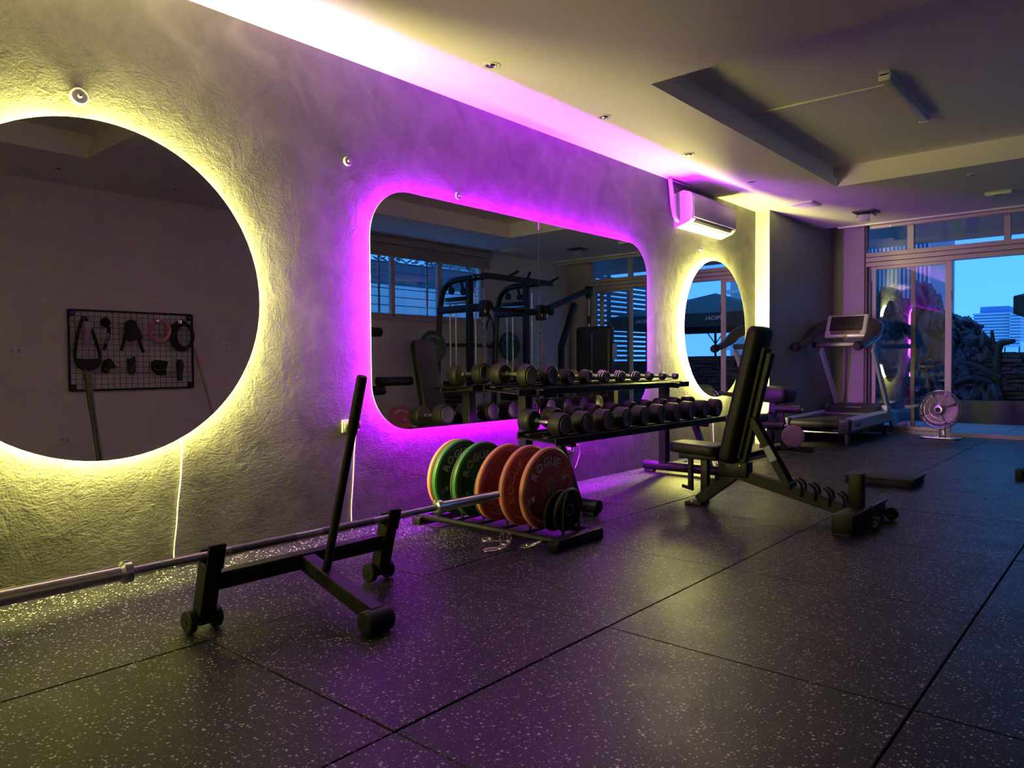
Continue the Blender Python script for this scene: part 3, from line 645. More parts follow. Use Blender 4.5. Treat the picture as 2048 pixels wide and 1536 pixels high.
for x, z in ((1.58, .60), (1.16, .30), (1.39, .30), (1.52, .29)):
    MB().lathe([(0, .012), (.006, .012), (.009, .008), (.009, 0)], (x, by - .042 if x > 1.5 else by - .088, z), (0, -1, 0), 10).build('bolt', CHROME, t)
rb = MB().rbox((2.245, by - .03, .065), (.115, .66, .10), .006).build('rear_base', BLK, t)
MB().rbox((2.245, by - .35, .0075), (.10, .03, .015), .003).build('rubber_foot', RUBBLK, rb); MB().rbox((2.245, by + .29, .0075), (.10, .03, .015), .003).build('rubber_foot', RUBBLK, rb)
MB().rbox((2.235, by - .05, .21), (.075, .075, .20), .005).build('rear_post', BLK, t)
for y in (by - .10, by + .26):
    w = MB().lathe([(-.014, .030), (-.012, .038), (.012, .038), (.014, .030), (.014, 0)], (2.345, y, .040), (0, 1, 0), 24).build('wheel', RUBBLK, t)
    MB().lathe([(-.018, .012), (-.018, 0)][::-1], (2.345, y, .040), (0, 1, 0), 12).lathe([(-.017, .018), (-.013, .018)], (2.345, y, .040), (0, 1, 0), 16).build('wheel_hub', STEEL, w)
    MB().beam((2.29, y, .055), (2.35, y, .04), .012, .03).build('wheel_bracket', BLK, t)
MB().tube([(2.305, by - .02, .115), (2.305, by + .30, .115)], .010, 10).build('rear_handle', BLK2, t)
MB().tube([(1.345, by + .03, .757), (1.50, by + .03, .742)], .014, 12).build('side_grip', RUBBLK, t)
# ================================================================== LEG CURL MACHINE behind the bench
ly = 7.72
t = thing('leg_curl_bench', 'black padded leg curl bench beside the treadmill', 'exercise machine', (.60, ly, 0))
softpad((.52, ly + .05, .615), .30, .34, .34, .17, Euler((0, R(3), 0)).to_matrix(), 'arm_pad', VINYL, t)
for z, x0 in ((.475, .57), (.30, .40)):
    rl = MB().lathe([(0, .030), (.004, .042), (.26, .042), (.264, .03), (.264, 0)], (x0, ly - .12, z), (1, 0, 0), 24).build('foam_roller', VINYL, t)
    MB().lathe([(.262, .020), (.272, .018), (.272, 0)], (x0, ly - .12, z), (1, 0, 0), 14).build('roller_cap', CHROME, rl)
MB().beam((.45, ly, .06), (.50, ly, .56), .07, .07, (1, 0, 0)).build('upright', BLK, t)
MB().beam((.68, ly - .10, .05), (.46, ly - .05, .42), .06, .06).build('brace', BLK, t)
MB().beam((.62, ly - .12, .49), (.67, ly - .12, .20), .03, .04, (1, 0, 0)).build('lever', BLK, t)
MB().rbox((.60, ly + .08, .045), (.56, .07, .06), .006).build('base_bar', BLK, t)
MB().rbox((.50, ly - .45, .040), (.07, 1.05, .055), .006).build('base_spine', BLK, t)
MB().rbox((.42, ly - .95, .030), (.42, .07, .06), .006).build('base_bar', BLK, t)
softpad((.46, ly - .62, .40), .30, .46, .46, .08, Euler((0, 0, R(0))).to_matrix(), 'seat', VINYL, t)
MB().beam((.47, ly - .60, .05), (.47, ly - .60, .38), .06, .06, (1, 0, 0)).build('seat_post', BLK, t)
MB().tube([(.50, ly - .90, .06), (.58, ly - .92, .10), (.40, ly - .92, .10)], .012, 8).build('floor_rod', STEEL, t)
o = MB().lathe([(0, .106), (.012, .112), (.035, .112), (.040, .104), (.036, .04), (.036, 0)], (.745, ly - .13, .20), (.55, -.85, .05), 40).build('wheel_disc', mat('beige_disc', (.26, .22, .15), .45), t)
# ================================================================== STEP PLATFORM
t = thing('step_platform', 'low black two layer step platform on the floor behind the bench', 'step platform', (1.94, 6.30, 0))
MB().rbox((1.94, 6.30, .026), (.48, .38, .052), .006).build('base', RUBBLK, t); MB().rbox((1.94, 6.30, .062), (.50, .40, .020), .005).build('top_mat', mat('black_mat', (.022, .02, .022), .6), t)
# ================================================================== TREADMILL
t = thing('treadmill', 'silver and black treadmill facing the glass doors', 'treadmill', (.57, 9.6, 0))
x0, x1, y0, y1 = .185, .965, 8.80, 10.55
for xa, xb, ex in ((x1 - .10, x1, 1), (x0, x0 + .10, -1)):
    rl = MB().prism([(xa, y0, .155), (xa, y0, .295), ((xa + xb) / 2 - ex * .02, y0, .312), (xb, y0, .285), (xb, y0, .175), (xb - ex * .01, y0, .155)], (0, y1 - y0, .02)).build('side_rail', SILVERBLUE, t, 20)
    MB().rbox(((xa + xb) / 2, y0 - .055, .225), (.125, .115, .165), .018, 3).build('rear_cap', DARKPL, rl)
    MB().lathe([(0, .014), (.006, .012), (.006, 0)], ((xa + xb) / 2 - .02, y0 - .113, .245), (0, -1, 0), 14).build('cap_screw', mat('dark_red_button', (.06, .01, .012), .4), rl)
    MB().lathe([(0, .007), (.004, .006), (.004, 0)], ((xa + xb) / 2 + .025, y0 - .113, .24), (0, -1, 0), 12).build('cap_screw', RUBBLK, rl)
    MB().beam((xb - ex * .03, 10.74, .05), (xb - ex * .03, 9.76, 1.12), .035, .095, (0, .7, .7)).build('upright', SILVERBLUE, t)
    MB().rbox((xb - ex * .05, y0 + .02, .09), (.04, .06, .13), .006).build('rear_foot', DARKPL, t); MB().cyl((xb - ex * .05, y0 + .02, 0), (xb - ex * .05, y0 + .02, .03), .022, 12).build('foot_pad', RUBBLK, t)
    MB().lathe([(-.02, .03), (-.018, .036), (.018, .036), (.02, .03)], (xb - ex * .06, 10.42, .036), (1, 0, 0), 18).build('transport_wheel', RUBBLK, t)
_t = MB(); text_flat(_t, 'F-50C', (x1 + .0006, 9.06, .228), (0, 1, 0), (0, 0, 1), .085, .001, bold=.025); _t.build('model_lettering', mat('black_print', (.01, .01, .012), .5), t, 0)
MB().rbox(((x0 + x1) / 2, (y0 + y1) / 2, .262), (x1 - x0 - .20, y1 - y0, .03), .004, 1).build('running_belt', mat('belt_rubber', (.022, .022, .025), .55), t)
MB().cyl((x0 + .11, y0 - .03, .235), (x1 - .11, y0 - .03, .235), .045, 20).build('rear_roller', RUBBLK, t)
MB().cyl((x0 + .08, y0 - .05, .145), (x1 - .08, y0 - .05, .145), .011, 12).build('cross_rod', STEEL, t)
MB().b2((x0 + .10, y0 + .05, .10), (x0 + .16, y1, .17)).b2((x1 - .16, y0 + .05, .10), (x1 - .10, y1, .17)).b2((x0 + .1, 10.3, .06), (x1 - .1, 10.45, .17)).build('under_frame', BLK, t)
hp_ = [(10.02, .30), (10.06, .335), (10.22, .395), (10.45, .41), (10.60, .39), (10.64, .20), (10.02, .20)]
MB().prism([(x0 + .085, y, z) for y, z in hp_], (x1 - x0 - .17, 0, 0)).build('motor_hood', DARKPL, t, 25)
MB().rbox((.60, 10.13, .370), (.20, .020, .002), .0008, 1, (R(20), 0, 0)).build('hood_strip', mat('pale_print', (.4, .4, .42), .5), t)
for xa in (x0 + .05, x1 - .05): MB().rbox((xa, 10.42, .335), (.10, .22, .09), .02, 3, (R(-8), 0, 0)).build('hood_cheek', mat('pale_blue_plastic', (.42, .50, .62), .4), t)
hb = bez([(.215, 9.10, 1.135), (.205, 9.35, 1.18), (.20, 9.60, 1.25), (.21, 9.85, 1.36), (.30, 10.02, 1.43), (.45, 10.08, 1.45), (.575, 10.09, 1.455), (.70, 10.08, 1.45), (.85, 10.02, 1.43), (.94, 9.85, 1.37), (.95, 9.60, 1.25), (.945, 9.35, 1.18), (.935, 9.12, 1.135)], 5)
n_ = len(hb); MB().tube(hb, [.050 + .070 * math.sin(math.pi * i / (n_ - 1)) ** 1.2 for i in range(n_)], 16, flat=.62).build('console_arms', DARKPL, t)
MB().tube(bez([(.955, 9.22, 1.13), (.985, 9.45, 1.18), (.992, 9.70, 1.245), (.985, 9.86, 1.33), (.96, 9.94, 1.39)], 5), [.036] * 16 + [.042] * 4 + [.03], 12, flat=.8).build('arm_shell', SILVERBLUE, t)
for x in (.215, .938): MB().tube([(x, 9.08, 1.135), (x, 9.11, 1.14), (x, 9.18, 1.152)], [.040, .052, .053], 16).build('handle_end', RUBBLK, t)
MB().rbox((.575, 9.72, 1.175), (.70, .12, .07), .02, 3).build('console_bridge', DARKPL, t)
cm = Euler((R(-62 + 90 - 0), 0, 0)).to_matrix()
cm = Euler((R(62), 0, 0)).to_matrix()
cp = V(.585, 9.90, 1.41); cs = MB().rbox(cp, (.50, .33, .05), .022, 3, cm).build('console', SILVER, t)
MB().rbox(cp + cm @ V(0, .025, .024), (.40, .215, .008), .004, 1, cm).build('screen', SCREEN, cs)
MB().rbox(cp + cm @ V(0, -.108, .025), (.36, .045, .010), .012, 2, cm).build('key_strip', mat('console_key_strip', (.10, .07, .06), .3), cs)
for k in range(5): MB().rbox(cp + cm @ V(-.13 + k * .065, -.02, .029), (.045, .03, .003), .001, 1, cm).build('display_window', mat('display_brown', (.035, .028, .026), .2), cs)
MB().rbox(cp + cm @ V(.0, -.155, .034), (.05, .03, .012), .003, 1, cm).build('safety_key', mat('safety_yellow', (.55, .33, .05), .5), cs)
# ================================================================== FLOOR FAN
fx, fy, fz, fr_ = 1.585, 10.17, .365, .232
t = thing('floor_fan', 'chrome floor fan standing before the glass doors', 'fan', (fx, fy, 0))
fa = V(-.10, -.99, .06).normalized(); fo = V(fx, fy, fz); a_, b_ = frame(fa)
ring = lambda r, off: [fo + fa * off + (a_ * math.cos(q) + b_ * math.sin(q)) * r for q in [2 * math.pi * k / 40 for k in range(40)]]
MB().tube(ring(fr_, 0), .008, 8, closed=True).build('cage_ring', CHROME, t)
for off, nm in ((.055, 'front_grille'), (-.06, 'rear_grille')):
    g = MB()
    for k in range(44):
        q = 2 * math.pi * k / 44; e = a_ * math.cos(q) + b_ * math.sin(q)
        g.tube([fo + fa * off + e * .05, fo + fa * off * .9 + e * .13, fo + fa * off * .45 + e * .205, fo + e * fr_], .0012, 5)
    for r in (.10, .16, .205): g.tube(ring(r, off * (1.0 if r < .14 else .75 if r < .18 else .45)), .0014, 5, closed=True)
    g.build(nm, CHROME, t)
for k in range(4):
    q = R(90 * k + 20); bl = MB(); vs = []; nseg = 6
    for i in range(nseg + 1):
        for j in range(9):
            r = .04 + .165 * i / nseg; w = R(92) * (j / 8 - .5) * (.75 + .35 * math.sin(math.pi * i / nseg * .8)); e = a_ * math.cos(q + w) + b_ * math.sin(q + w)
            vs.append(fo + e * r + fa * (.022 * (j / 8 - .5) * 2 * (.4 + .6 * i / nseg)))
    bl.add(vs, [(i * 9 + j, i * 9 + j + 1, (i + 1) * 9 + j + 1, (i + 1) * 9 + j) for i in range(nseg) for j in range(8)])
    ob = bl.build('blade', mat('fan_blade_metal', (.26, .25, .21), .4, .4), t); md = ob.modifiers.new('thick', 'SOLIDIFY'); md.thickness = .002
MB().lathe([(-.03, .035), (.03, .042), (.055, .05), (.066, .048), (.07, .03), (.07, 0)], fo, fa, 24).build('hub', STEEL, t)
MB().lathe([(.069, .03), (.074, .028), (.074, 0)], fo, fa, 20).build('badge', RUBBLK, t)
MB().lathe([(-.05, .06), (-.07, .07), (-.19, .065), (-.22, .04), (-.22, 0)], fo, fa, 24).build('motor', SILVER, t)
MB().beam(fo - fa * .12 + V(0, 0, -.05), (fx + .03, fy + .10, .05), .08, .03, (1, 0, 0)).build('neck', SILVER, t)
MB().tube(bez([(fx - .01, fy + .08, .14), (fx - .015, fy + .08, .05), (fx - .05, fy + .08, .025), (fx - .20, fy + .08, .022), (fx - .22, fy + .04, .022), (fx - .20, fy - .02, .022), (fx, fy - .03, .022), (fx + .20, fy - .02, .022), (fx + .22, fy + .04, .022), (fx + .20, fy + .08, .022), (fx + .08, fy + .08, .025), (fx + .045, fy + .08, .05), (fx + .04, fy + .08, .14)], 4), .013, 10).build('tube_base', CHROME, t)
for dx, dy in ((-.18, .075), (.18, .075), (-.18, -.025), (.18, -.025)): MB().cyl((fx + dx, fy + dy, 0), (fx + dx, fy + dy, .012), .014, 10).build('foot', RUBBLK, t)
# ================================================================== CABLE MACHINE (seen in the purple mirror)
t = thing('cable_machine', 'tall black dual cable machine against the window wall seen in the purple mirror', 'exercise machine', (3.7, 7.8, 0))
for U, yy in enumerate((7.20, 8.40)):
    q = bez([(4.24, yy, .05), (4.21, yy, .9), (4.17, yy, 1.55), (4.12, yy, 1.90), (4.02, yy, 2.06), (3.86, yy, 2.115), (3.60, yy, 2.125), (3.22, yy, 2.13)], 6)
    cf = MB().tube(q, .042, 12).build('curved_frame', BLK2, t)
    MB().beam((3.575, yy, .06), (3.575, yy, 2.10), .085, .07, (1, 0, 0)).build('upright', BLK2, t)
    cl = MB().beam((3.29, yy, .08), (3.29, yy, 1.98), .05, .055, (1, 0, 0)).build('perforated_column', mat('grey_column', (.33, .34, .36), .35, .4), t)
    for k in range(14): MB().cyl((3.29, yy - .028, .45 + k * .105), (3.29, yy + .028, .45 + k * .105), .010, 10).build('hole_ring', BLK, cl)
    for x in (3.955, 3.84, 3.465): MB().cyl((x, yy, .10), (x, yy, 1.80 if x > 3.5 else 2.0), .012, 12).build('guide_rod', CHROME, t)
    MB().rbox((3.80, yy, 1.81), (.44, .11, .03), .006).build('guide_plate', STEEL, t)
    MB().rbox((3.80, yy, 1.86), (.42, .10, .05), .006).build('stack_cap', BLK, t)
    MB().rbox((3.74, yy, 1.72), (.90, .07, .10), .008).build('middle_arm', BLK2, t)
    ws = MB().rbox((3.90, yy, .42), (.22, .20, .62), .006).build('weight_stack', RUBBLK, t)
    for k in range(9): MB().b2((3.788, yy - .102, .145 + k * .066), (4.012, yy + .102, .149 + k * .066)).build('stack_joint', STEEL, ws)
    for px, pz in ((3.95, 1.98), (3.72, 1.96)):
        MB().lathe([(-.016, .048), (-.008, .040), (.008, .040), (.016, .048), (.016, 0)], (px, yy + .03, pz), (0, 1, 0), 24).build('pulley', RUBBLK, t)
        MB().beam((px + .04, yy + .03, pz + .14), (px, yy + .03, pz), .02, .045, (0, 1, 0)).build('pulley_hanger', BLK2, t)
    tr = MB().rbox((3.29, yy, 1.70), (.12, .12, .22), .012).build('trolley', BLK2, t)
    MB().lathe([(-.018, .055), (0, .045), (.018, .055), (.018, 0)], (3.21, yy, 1.74), (0, 1, 0), 24).build('trolley_pulley', RUBBLK, tr)
    MB().tube(bez([(3.19, yy, 1.70), (3.175, yy, 1.68), (3.17, yy, 1.64), (3.185, yy, 1.61), (3.20, yy, 1.64), (3.195, yy, 1.68)], 4), .005, 8).build('carabiner', CHROME, tr)
    MB().rbox((3.23, yy - .062, 1.66), (.035, .004, .04), .001).build('warning_sticker', mat('yellow_sticker', (.6, .5, .05), .5), tr)
    MB().rbox((3.50, yy, .035), (1.6, .10, .07), .008).build('base_skid', BLK2, t)
    for x in (2.725, 4.27): MB().rbox((x, yy, .04), (.05, .16, .08), .008).build('skid_end', RUBBLK, t)
    for k in range(4): MB().lathe([(0, .011), (.008, .010), (.008, 0)], (3.45 - .09 * k, yy - .043, 2.13), (0, -1, 0), 10).build('bolt', CHROME, t)
MB().tube(bez([(3.20, 7.20, 1.60), (3.15, 7.20, 1.50), (3.13, 7.20, 1.30), (3.17, 7.20, 1.20), (3.25, 7.20, 1.20), (3.28, 7.20, 1.32), (3.25, 7.20, 1.50), (3.20, 7.20, 1.60)], 5), .012, 8).build('strap_handle', RUBBLK, t)
MB().beam((3.22, 7.10, 2.13), (3.22, 8.55, 2.13), .08, .07).build('top_beam', BLK2, t)
MB().beam((3.60, 7.2, 1.74), (3.60, 8.4, 1.74), .06, .06).build('rear_beam', BLK2, t)
for a, b in (((3.22, 7.60, 2.15), (3.10, 7.68, 2.23)), ((3.22, 8.0, 2.15), (3.10, 7.92, 2.23)), ((3.22, 8.52, 2.15), (3.12, 8.60, 2.22))): MB().cyl(a, b, .018, 12).build('pull_up_grip', RUBBLK, t)
MB().beam((4.26, 7.2, .05), (4.26, 8.4, .05), .08, .07).build('rear_skid', BLK2, t)
MB().beam((4.22, 7.0, 1.24), (4.22, 8.85, 1.24), .05, .05).build('plate_bar', BLK2, t); MB().cyl((4.2, 8.68, 1.24), (4.09, 8.68, 1.24), .024, 12).build('plate_peg', CHROME, t)
def stored_plate(x, y, z, m, rim, let, label, ax=(-1, -.1, .05), spin=0, rad=.225):
    t = thing('bumper_plate', label, 'weight plate', (x, y, z), 'bumper plates along the window wall')
    ax = Vector(ax).normalized(); h = .02; o = V(x, y, z); r = rad
    d = MB().lathe([(-h, .026), (-h, r - .01), (-h + .008, r), (h - .008, r), (h, r - .01), (h, r * .83), (h - .005, r * .8), (h - .005, .06), (h, .055), (h, .026), (-h, .026)], o, ax, 48).build('disc', m, t)
    MB().lathe([(-h + .006, r - .001), (-h + .01, r + .001), (h - .01, r + .001), (h - .006, r - .001)], o, ax, 48).build('rim', rim, t)
    up = (V(0, 0, 1) - ax * ax.z).normalized(); rt = up.cross(ax); b = MB()
    text_arc(b, 'ROGUE', o + ax * (h - .005), rt, up, r * .66, r * .25, 90 + spin, .0035, gap=.2, bold=.018); b.build('raised_lettering', let, d, 0)['kind'] = 'stuff'
    return t
stored_plate(3.95, 6.86, 1.20, GREEN, GREENRIM, LETG, 'dark green bumper plate hung behind the bench seen in the purple mirror')
stored_plate(4.15, 8.68, 1.24, GREEN, GREENRIM, LETG, 'dark green bumper plate hung on the far side of the cable machine')
stored_plate(3.92, 6.31, .235, RED, REDRIM, LETW, 'coral red bumper plate leaning low against the window wall', ax=(-.78, -.05, .62))
o = thing('plate_tree', 'black storage post holding the hung green plate', 'plate storage', (4.12, 6.86, 0))
MB().beam((4.12, 6.86, .03), (4.12, 6.86, 1.35), .06, .06, (1, 0, 0)).build('post', BLK2, o); MB().cyl((4.12, 6.86, 1.20), (3.86, 6.86, 1.20), .024, 14).build('peg', CHROME, o); MB().rbox((4.12, 6.86, .02), (.30, .40, .04), .006).build('base', BLK2, o)
# leg extension bench at the left edge of the purple mirror
t = thing('roller_bench', 'black bench with foam rollers seen at the left edge of the purple mirror', 'exercise machine', (3.5, 5.4, 0))
for z, y0, y1, x in ((.765, 5.46, 5.99, 3.40), (.66, 5.30, 5.58, 3.42), (1.345, 5.30, 5.52, 3.40)):
    rl = MB().lathe([(0, .04), (.01, .055), (y1 - y0 - .01, .055), (y1 - y0, .04), (y1 - y0, 0)], (x, y0, z), (0, 1, 0), 24).build('foam_roller', VINYL, t)
    MB().lathe([(y1 - y0, .022), (y1 - y0 + .015, .02), (y1 - y0 + .015, 0)], (x, y0, z), (0, 1, 0), 14).build('roller_cap', mat('cream_cap', (.5, .4, .25), .5), rl)
MB().beam((3.45, 5.36, .04), (3.45, 5.36, 1.42), .06, .06, (1, 0, 0)).build('upright', BLK2, t); MB().beam((3.45, 5.36, .62), (3.95, 5.36, .45), .06, .06).build('seat_beam', BLK2, t)
softpad((3.85, 5.36, .53), .42, .3, .3, .08, I3, 'seat', VINYL, t); MB().rbox((3.65, 5.36, .03), (.9, .07, .06), .006).build('base_bar', BLK2, t); MB().rbox((3.45, 5.36, .03), (.07, .5, .06), .006).build('base_bar', BLK2, t)
# lat pulldown machine in front of the slatted screen
lx = 3.42
t = thing('lat_machine', 'black lat pulldown machine with shrouded weight stack by the glass doors', 'exercise machine', (lx, 9.4, 0))
MB().beam((lx, 9.05, .05), (lx, 9.05, 1.25), .07, .08, (1, 0, 0)).build('post', BLK2, t)
MB().beam((lx, 9.05, 1.22), (lx, 9.40, 1.90), .07, .08, (1, 0, 0)).build('slanted_post', BLK2, t)
MB().beam((lx, 8.72, 1.79), (lx, 9.82, 2.15), .07, .08).build('boom', BLK2, t)
MB().rbox((lx, 9.80, 2.12), (.09, .12, .16), .012).build('boom_head', BLK2, t)
for y, z in ((8.80, 1.74), (9.78, 2.05)): MB().lathe([(-.02, .055), (0, .045), (.02, .055), (.02, 0)], (lx, y, z), (1, 0, 0), 24).build('pulley', RUBBLK, t)
MB().tube([(lx, 9.80, 2.02), (lx, 9.80, 1.55)], .006, 8).build('steel_cable', CHROME, t); MB().rbox((lx, 9.80, 1.66), (.03, .05, .12), .008).build('stack_grip', RUBBLK, t)
bm = MB(); bm.rbox((3.40, 9.93, .80), (.70, .16, 1.52), .07, 4); bm.build('stack_shroud', DARKPL, t)
MB().rbox((3.40, 9.845, .80), (.012, .006, 1.3), .002).build('shroud_seam', STEEL, t); MB().rbox((3.02, 9.93, 1.15), (.012, .12, .25), .003).build('shroud_label', mat('pale_label', (.5, .5, .5), .5), t)
MB().rbox((lx, 9.2, .035), (.09, 1.5, .07), .008).build('base_spine', BLK2, t); MB().rbox((lx, 8.5, .035), (.6, .08, .07), .008).build('base_bar', BLK2, t)
softpad((lx, 8.62, .50), .34, .30, .30, .08, Euler((0, 0, R(90))).to_matrix(), 'seat', VINYL, t); MB().beam((lx, 8.62, .05), (lx, 8.62, .47), .06, .06, (1, 0, 0)).build('seat_post', BLK2, t)
MB().rbox((lx, 8.95, .70), (.62, .07, .07), .02).build('thigh_bar', BLK2, t)
# ================================================================== ACCESSORY GRID ON THE RIGHT WALL (seen in the large round mirror)
gx = XR - .025; GY0, GY1, GZ0, GZ1 = 2.57, 3.782, .732, 1.516
t = thing('wire_grid_panel', 'black wire grid panel of gym accessories seen in the large round mirror', 'wire grid', (gx, 3.18, GZ0))
for z in (GZ0, GZ1): MB().b2((gx - .007, GY0, z - .010), (gx + .007, GY1, z + .010)).build('frame_bar', BLK, t)
for y in (GY0, GY1): MB().b2((gx - .007, y - .010, GZ0), (gx + .007, y + .010, GZ1)).build('frame_bar', BLK, t)
for k in range(1, 21): y = GY0 + (GY1 - GY0) * k / 21; MB().cyl((gx, y, GZ0), (gx, y, GZ1), .0024, 6).build('wire', BLK, t)
for k in range(1, 14): z = GZ0 + (GZ1 - GZ0) * k / 14; MB().cyl((gx, GY0, z), (gx, GY1, z), .0024, 6).build('wire', BLK, t)
for y in (GY0 + .03, GY1 - .03):
    for z in (GZ0 + .03, GZ1 - .03): br = MB().b2((gx - .012, y - .022, z - .03), (gx + .02, y + .022, z + .03)).build('corner_bracket', BLK, t); MB().lathe([(0, .007), (.004, .006), (.004, 0)], (gx - .012, y, z), (-1, 0, 0), 10).build('screw', CHROME, br)
hooks = [(2.69, 1.45), (2.90, 1.44), (3.13, 1.445), (3.37, 1.435), (3.60, 1.43), (2.86, 1.03), (3.085, 1.045), (3.315, 1.035), (3.57, 1.035)]
for y, z in hooks: MB().tube(bez([(gx + .004, y, z + .02), (gx - .01, y, z), (gx - .05, y, z - .005), (gx - .06, y, z + .012)], 4), .003, 6).build('hook', CHROME, t)
hx = gx - .035
CLOTH = mat('black_fabric', (.012, .013, .012), .85, bump=.3, bscale=200, bdist=.002)
WEB = mat('grey_webbing', (.05, .05, .045), .8)
def strapband(mb, pts, w, th=.004):
    P = bez(pts, 6); vs = []; n = len(P)
    for i, p in enumerate(P):
        d = (P[min(i + 1, n - 1)] - P[max(i - 1, 0)]).normalized(); s = d.cross(V(1, 0, 0)).normalized() * w / 2
        for e in (s, -s):
            for k in (-1, 1): vs.append(p + e + V(k * th / 2, 0, 0))
    f = []
    for i in range(n - 1):
        a = i * 4; b = a + 4
        f += [(a, a + 1, b + 1, b), (a + 2, b + 2, b + 3, a + 3), (a, b, b + 2, a + 2), (a + 1, a + 3, b + 3, b + 1)]
    f += [(0, 2, 3, 1), (n * 4 - 4, n * 4 - 3, n * 4 - 1, n * 4 - 2)]
    mb.add(vs, f); return mb
# waist belt hung by its straps
t = thing('dip_belt', 'black dip belt with long straps hanging leftmost on the wire grid', 'gym belt', (hx, 2.72, .92))
strapband(MB(), [(hx, 2.690, 1.455), (hx, 2.655, 1.35), (hx, 2.62, 1.18), (hx, 2.607, 1.05)], .030).build('strap', CLOTH, t)
strapband(MB(), [(hx, 2.700, 1.455), (hx, 2.76, 1.33), (hx, 2.81, 1.18), (hx, 2.838, 1.05)], .030).build('strap', CLOTH, t)
MB().prism([(hx - .008, y, z) for y, z in ((2.60, 1.06), (2.63, 1.045), (2.72, 1.038), (2.81, 1.045), (2.845, 1.06), (2.842, 1.00), (2.81, .955), (2.76, .922), (2.69, .918), (2.64, .95), (2.61, 1.0))], (.018, 0, 0)).build('pouch', CLOTH, t)
for k in range(4): strapband(MB(), [(hx - .012, 2.655 + k * .014, .925 + .004 * k), (hx - .012, 2.70 + k * .016, .87), (hx - .012, 2.735 + k * .016, .80), (hx - .012, 2.745 + k * .014, .735)], .008, .003).build('striped_tail', mat('cream_stripe', (.30, .27, .18), .8), t)
t = thing('drink_bottle', 'lilac water bottle hanging on the wire grid by its strap', 'bottle', (hx - .03, 2.71, 1.165))
MB().lathe([(0, .030), (.004, .034), (.13, .034), (.15, .030), (.165, .030), (.17, .036), (.20, .036), (.225, .030), (.235, .018), (.235, 0)], (hx - .03, 2.71, 1.165), (0, .04, 1), 24).build('bottle_body', mat('lilac_plastic', (.32, .17, .34), .4), t)
MB().lathe([(.165, .0365), (.225, .0365), (.24, .026), (.24, 0)], (hx - .03, 2.71, 1.165), (0, .04, 1), 24).build('cap', mat('pale_lilac_plastic', (.36, .30, .40), .4), t)
MB().tube(bez([(hx - .03, 2.735, 1.40), (hx - .02, 2.74, 1.44), (hx - .01, 2.70, 1.46), (hx - .02, 2.69, 1.43)], 4), .004, 6).build('carry_loop', MAT['pale_lilac_plastic'], t)
t = thing('wrist_strap', 'black lifting strap with white lettering hanging on the wire grid', 'lifting strap', (hx, 2.89, 1.13))
MB().lathe([(-.02, .040), (-.015, .046), (.015, .046), (.02, .040), (.02, .0)], (hx - .01, 2.885, 1.40), (1, .2, .4), 20).build('coiled_roll', CLOTH, t)
strapband(MB(), [(hx - .012, 2.915, 1.36), (hx - .012, 2.912, 1.28), (hx - .012, 2.89, 1.20), (hx - .012, 2.865, 1.13)], .034).build('tail', CLOTH, t)
_t = MB(); text_flat(_t, 'MOVE', (hx - .016, 2.900, 1.245), (0, -.24, -.97), (0, -.97, .24), .036, .001); _t.build('lettering', WHITEP, t, 0)
t = thing('head_harness', 'black fabric harness with two dangling straps on the wire grid', 'gym harness', (hx, 3.13, 1.11))
MB().prism([(hx - .015, y, z) for y, z in ((3.075, 1.40), (3.10, 1.43), (3.14, 1.44), (3.175, 1.425), (3.19, 1.39), (3.225, 1.32), (3.24, 1.26), (3.225, 1.225), (3.195, 1.25), (3.15, 1.225), (3.11, 1.215), (3.08, 1.24), (3.075, 1.31))], (.028, 0, 0)).build('cap', CLOTH, t)
strapband(MB(), [(hx, 3.075, 1.30), (hx, 3.06, 1.22), (hx, 3.035, 1.12)], .032).build('strap', CLOTH, t); strapband(MB(), [(hx, 3.205, 1.26), (hx, 3.225, 1.18), (hx, 3.25, 1.105)], .032).build('strap', CLOTH, t)
t = thing('lifting_belt', 'pink lifting belt coiled on the wire grid', 'gym belt', (hx, 3.41, 1.22))
PINK = mat('pink_leather', (.55, .20, .22), .5)
pts = [(hx - .02 + .012 * math.sin(a * .5), 3.415 + .098 * math.cos(a), 1.335 + .105 * math.sin(a)) for a in [R(110 + 16 * k) for k in range(24)]]
MB().tube(pts, .011, 8, flat=1.8).build('belt_loop', PINK, t); strapband(MB(), [(hx - .03, 3.355, 1.42), (hx - .035, 3.32, 1.34), (hx - .03, 3.295, 1.25)], .03).build('belt_tail', PINK, t); MB().rbox((hx - .04, 3.385, 1.432), (.006, .03, .03), .003).build('buckle', CHROME, t)
t = thing('lifting_belt', 'black lifting belt coiled at the right of the wire grid', 'gym belt', (hx, 3.64, 1.12))
for q in range(3):
    pts = [(hx - .01 - q * .012, 3.645 + (.118 - q * .012) * math.cos(a) + .01 * q, 1.285 + (.150 - .012 * q) * math.sin(a)) for a in [R(80 + 15 * k) for k in range(25)]]
    MB().tube(pts, .013, 8, flat=1.4).build('coil', CLOTH, t)
MB().rbox((hx - .045, 3.615, 1.43), (.008, .04, .04), .003).build('buckle', CHROME, t)
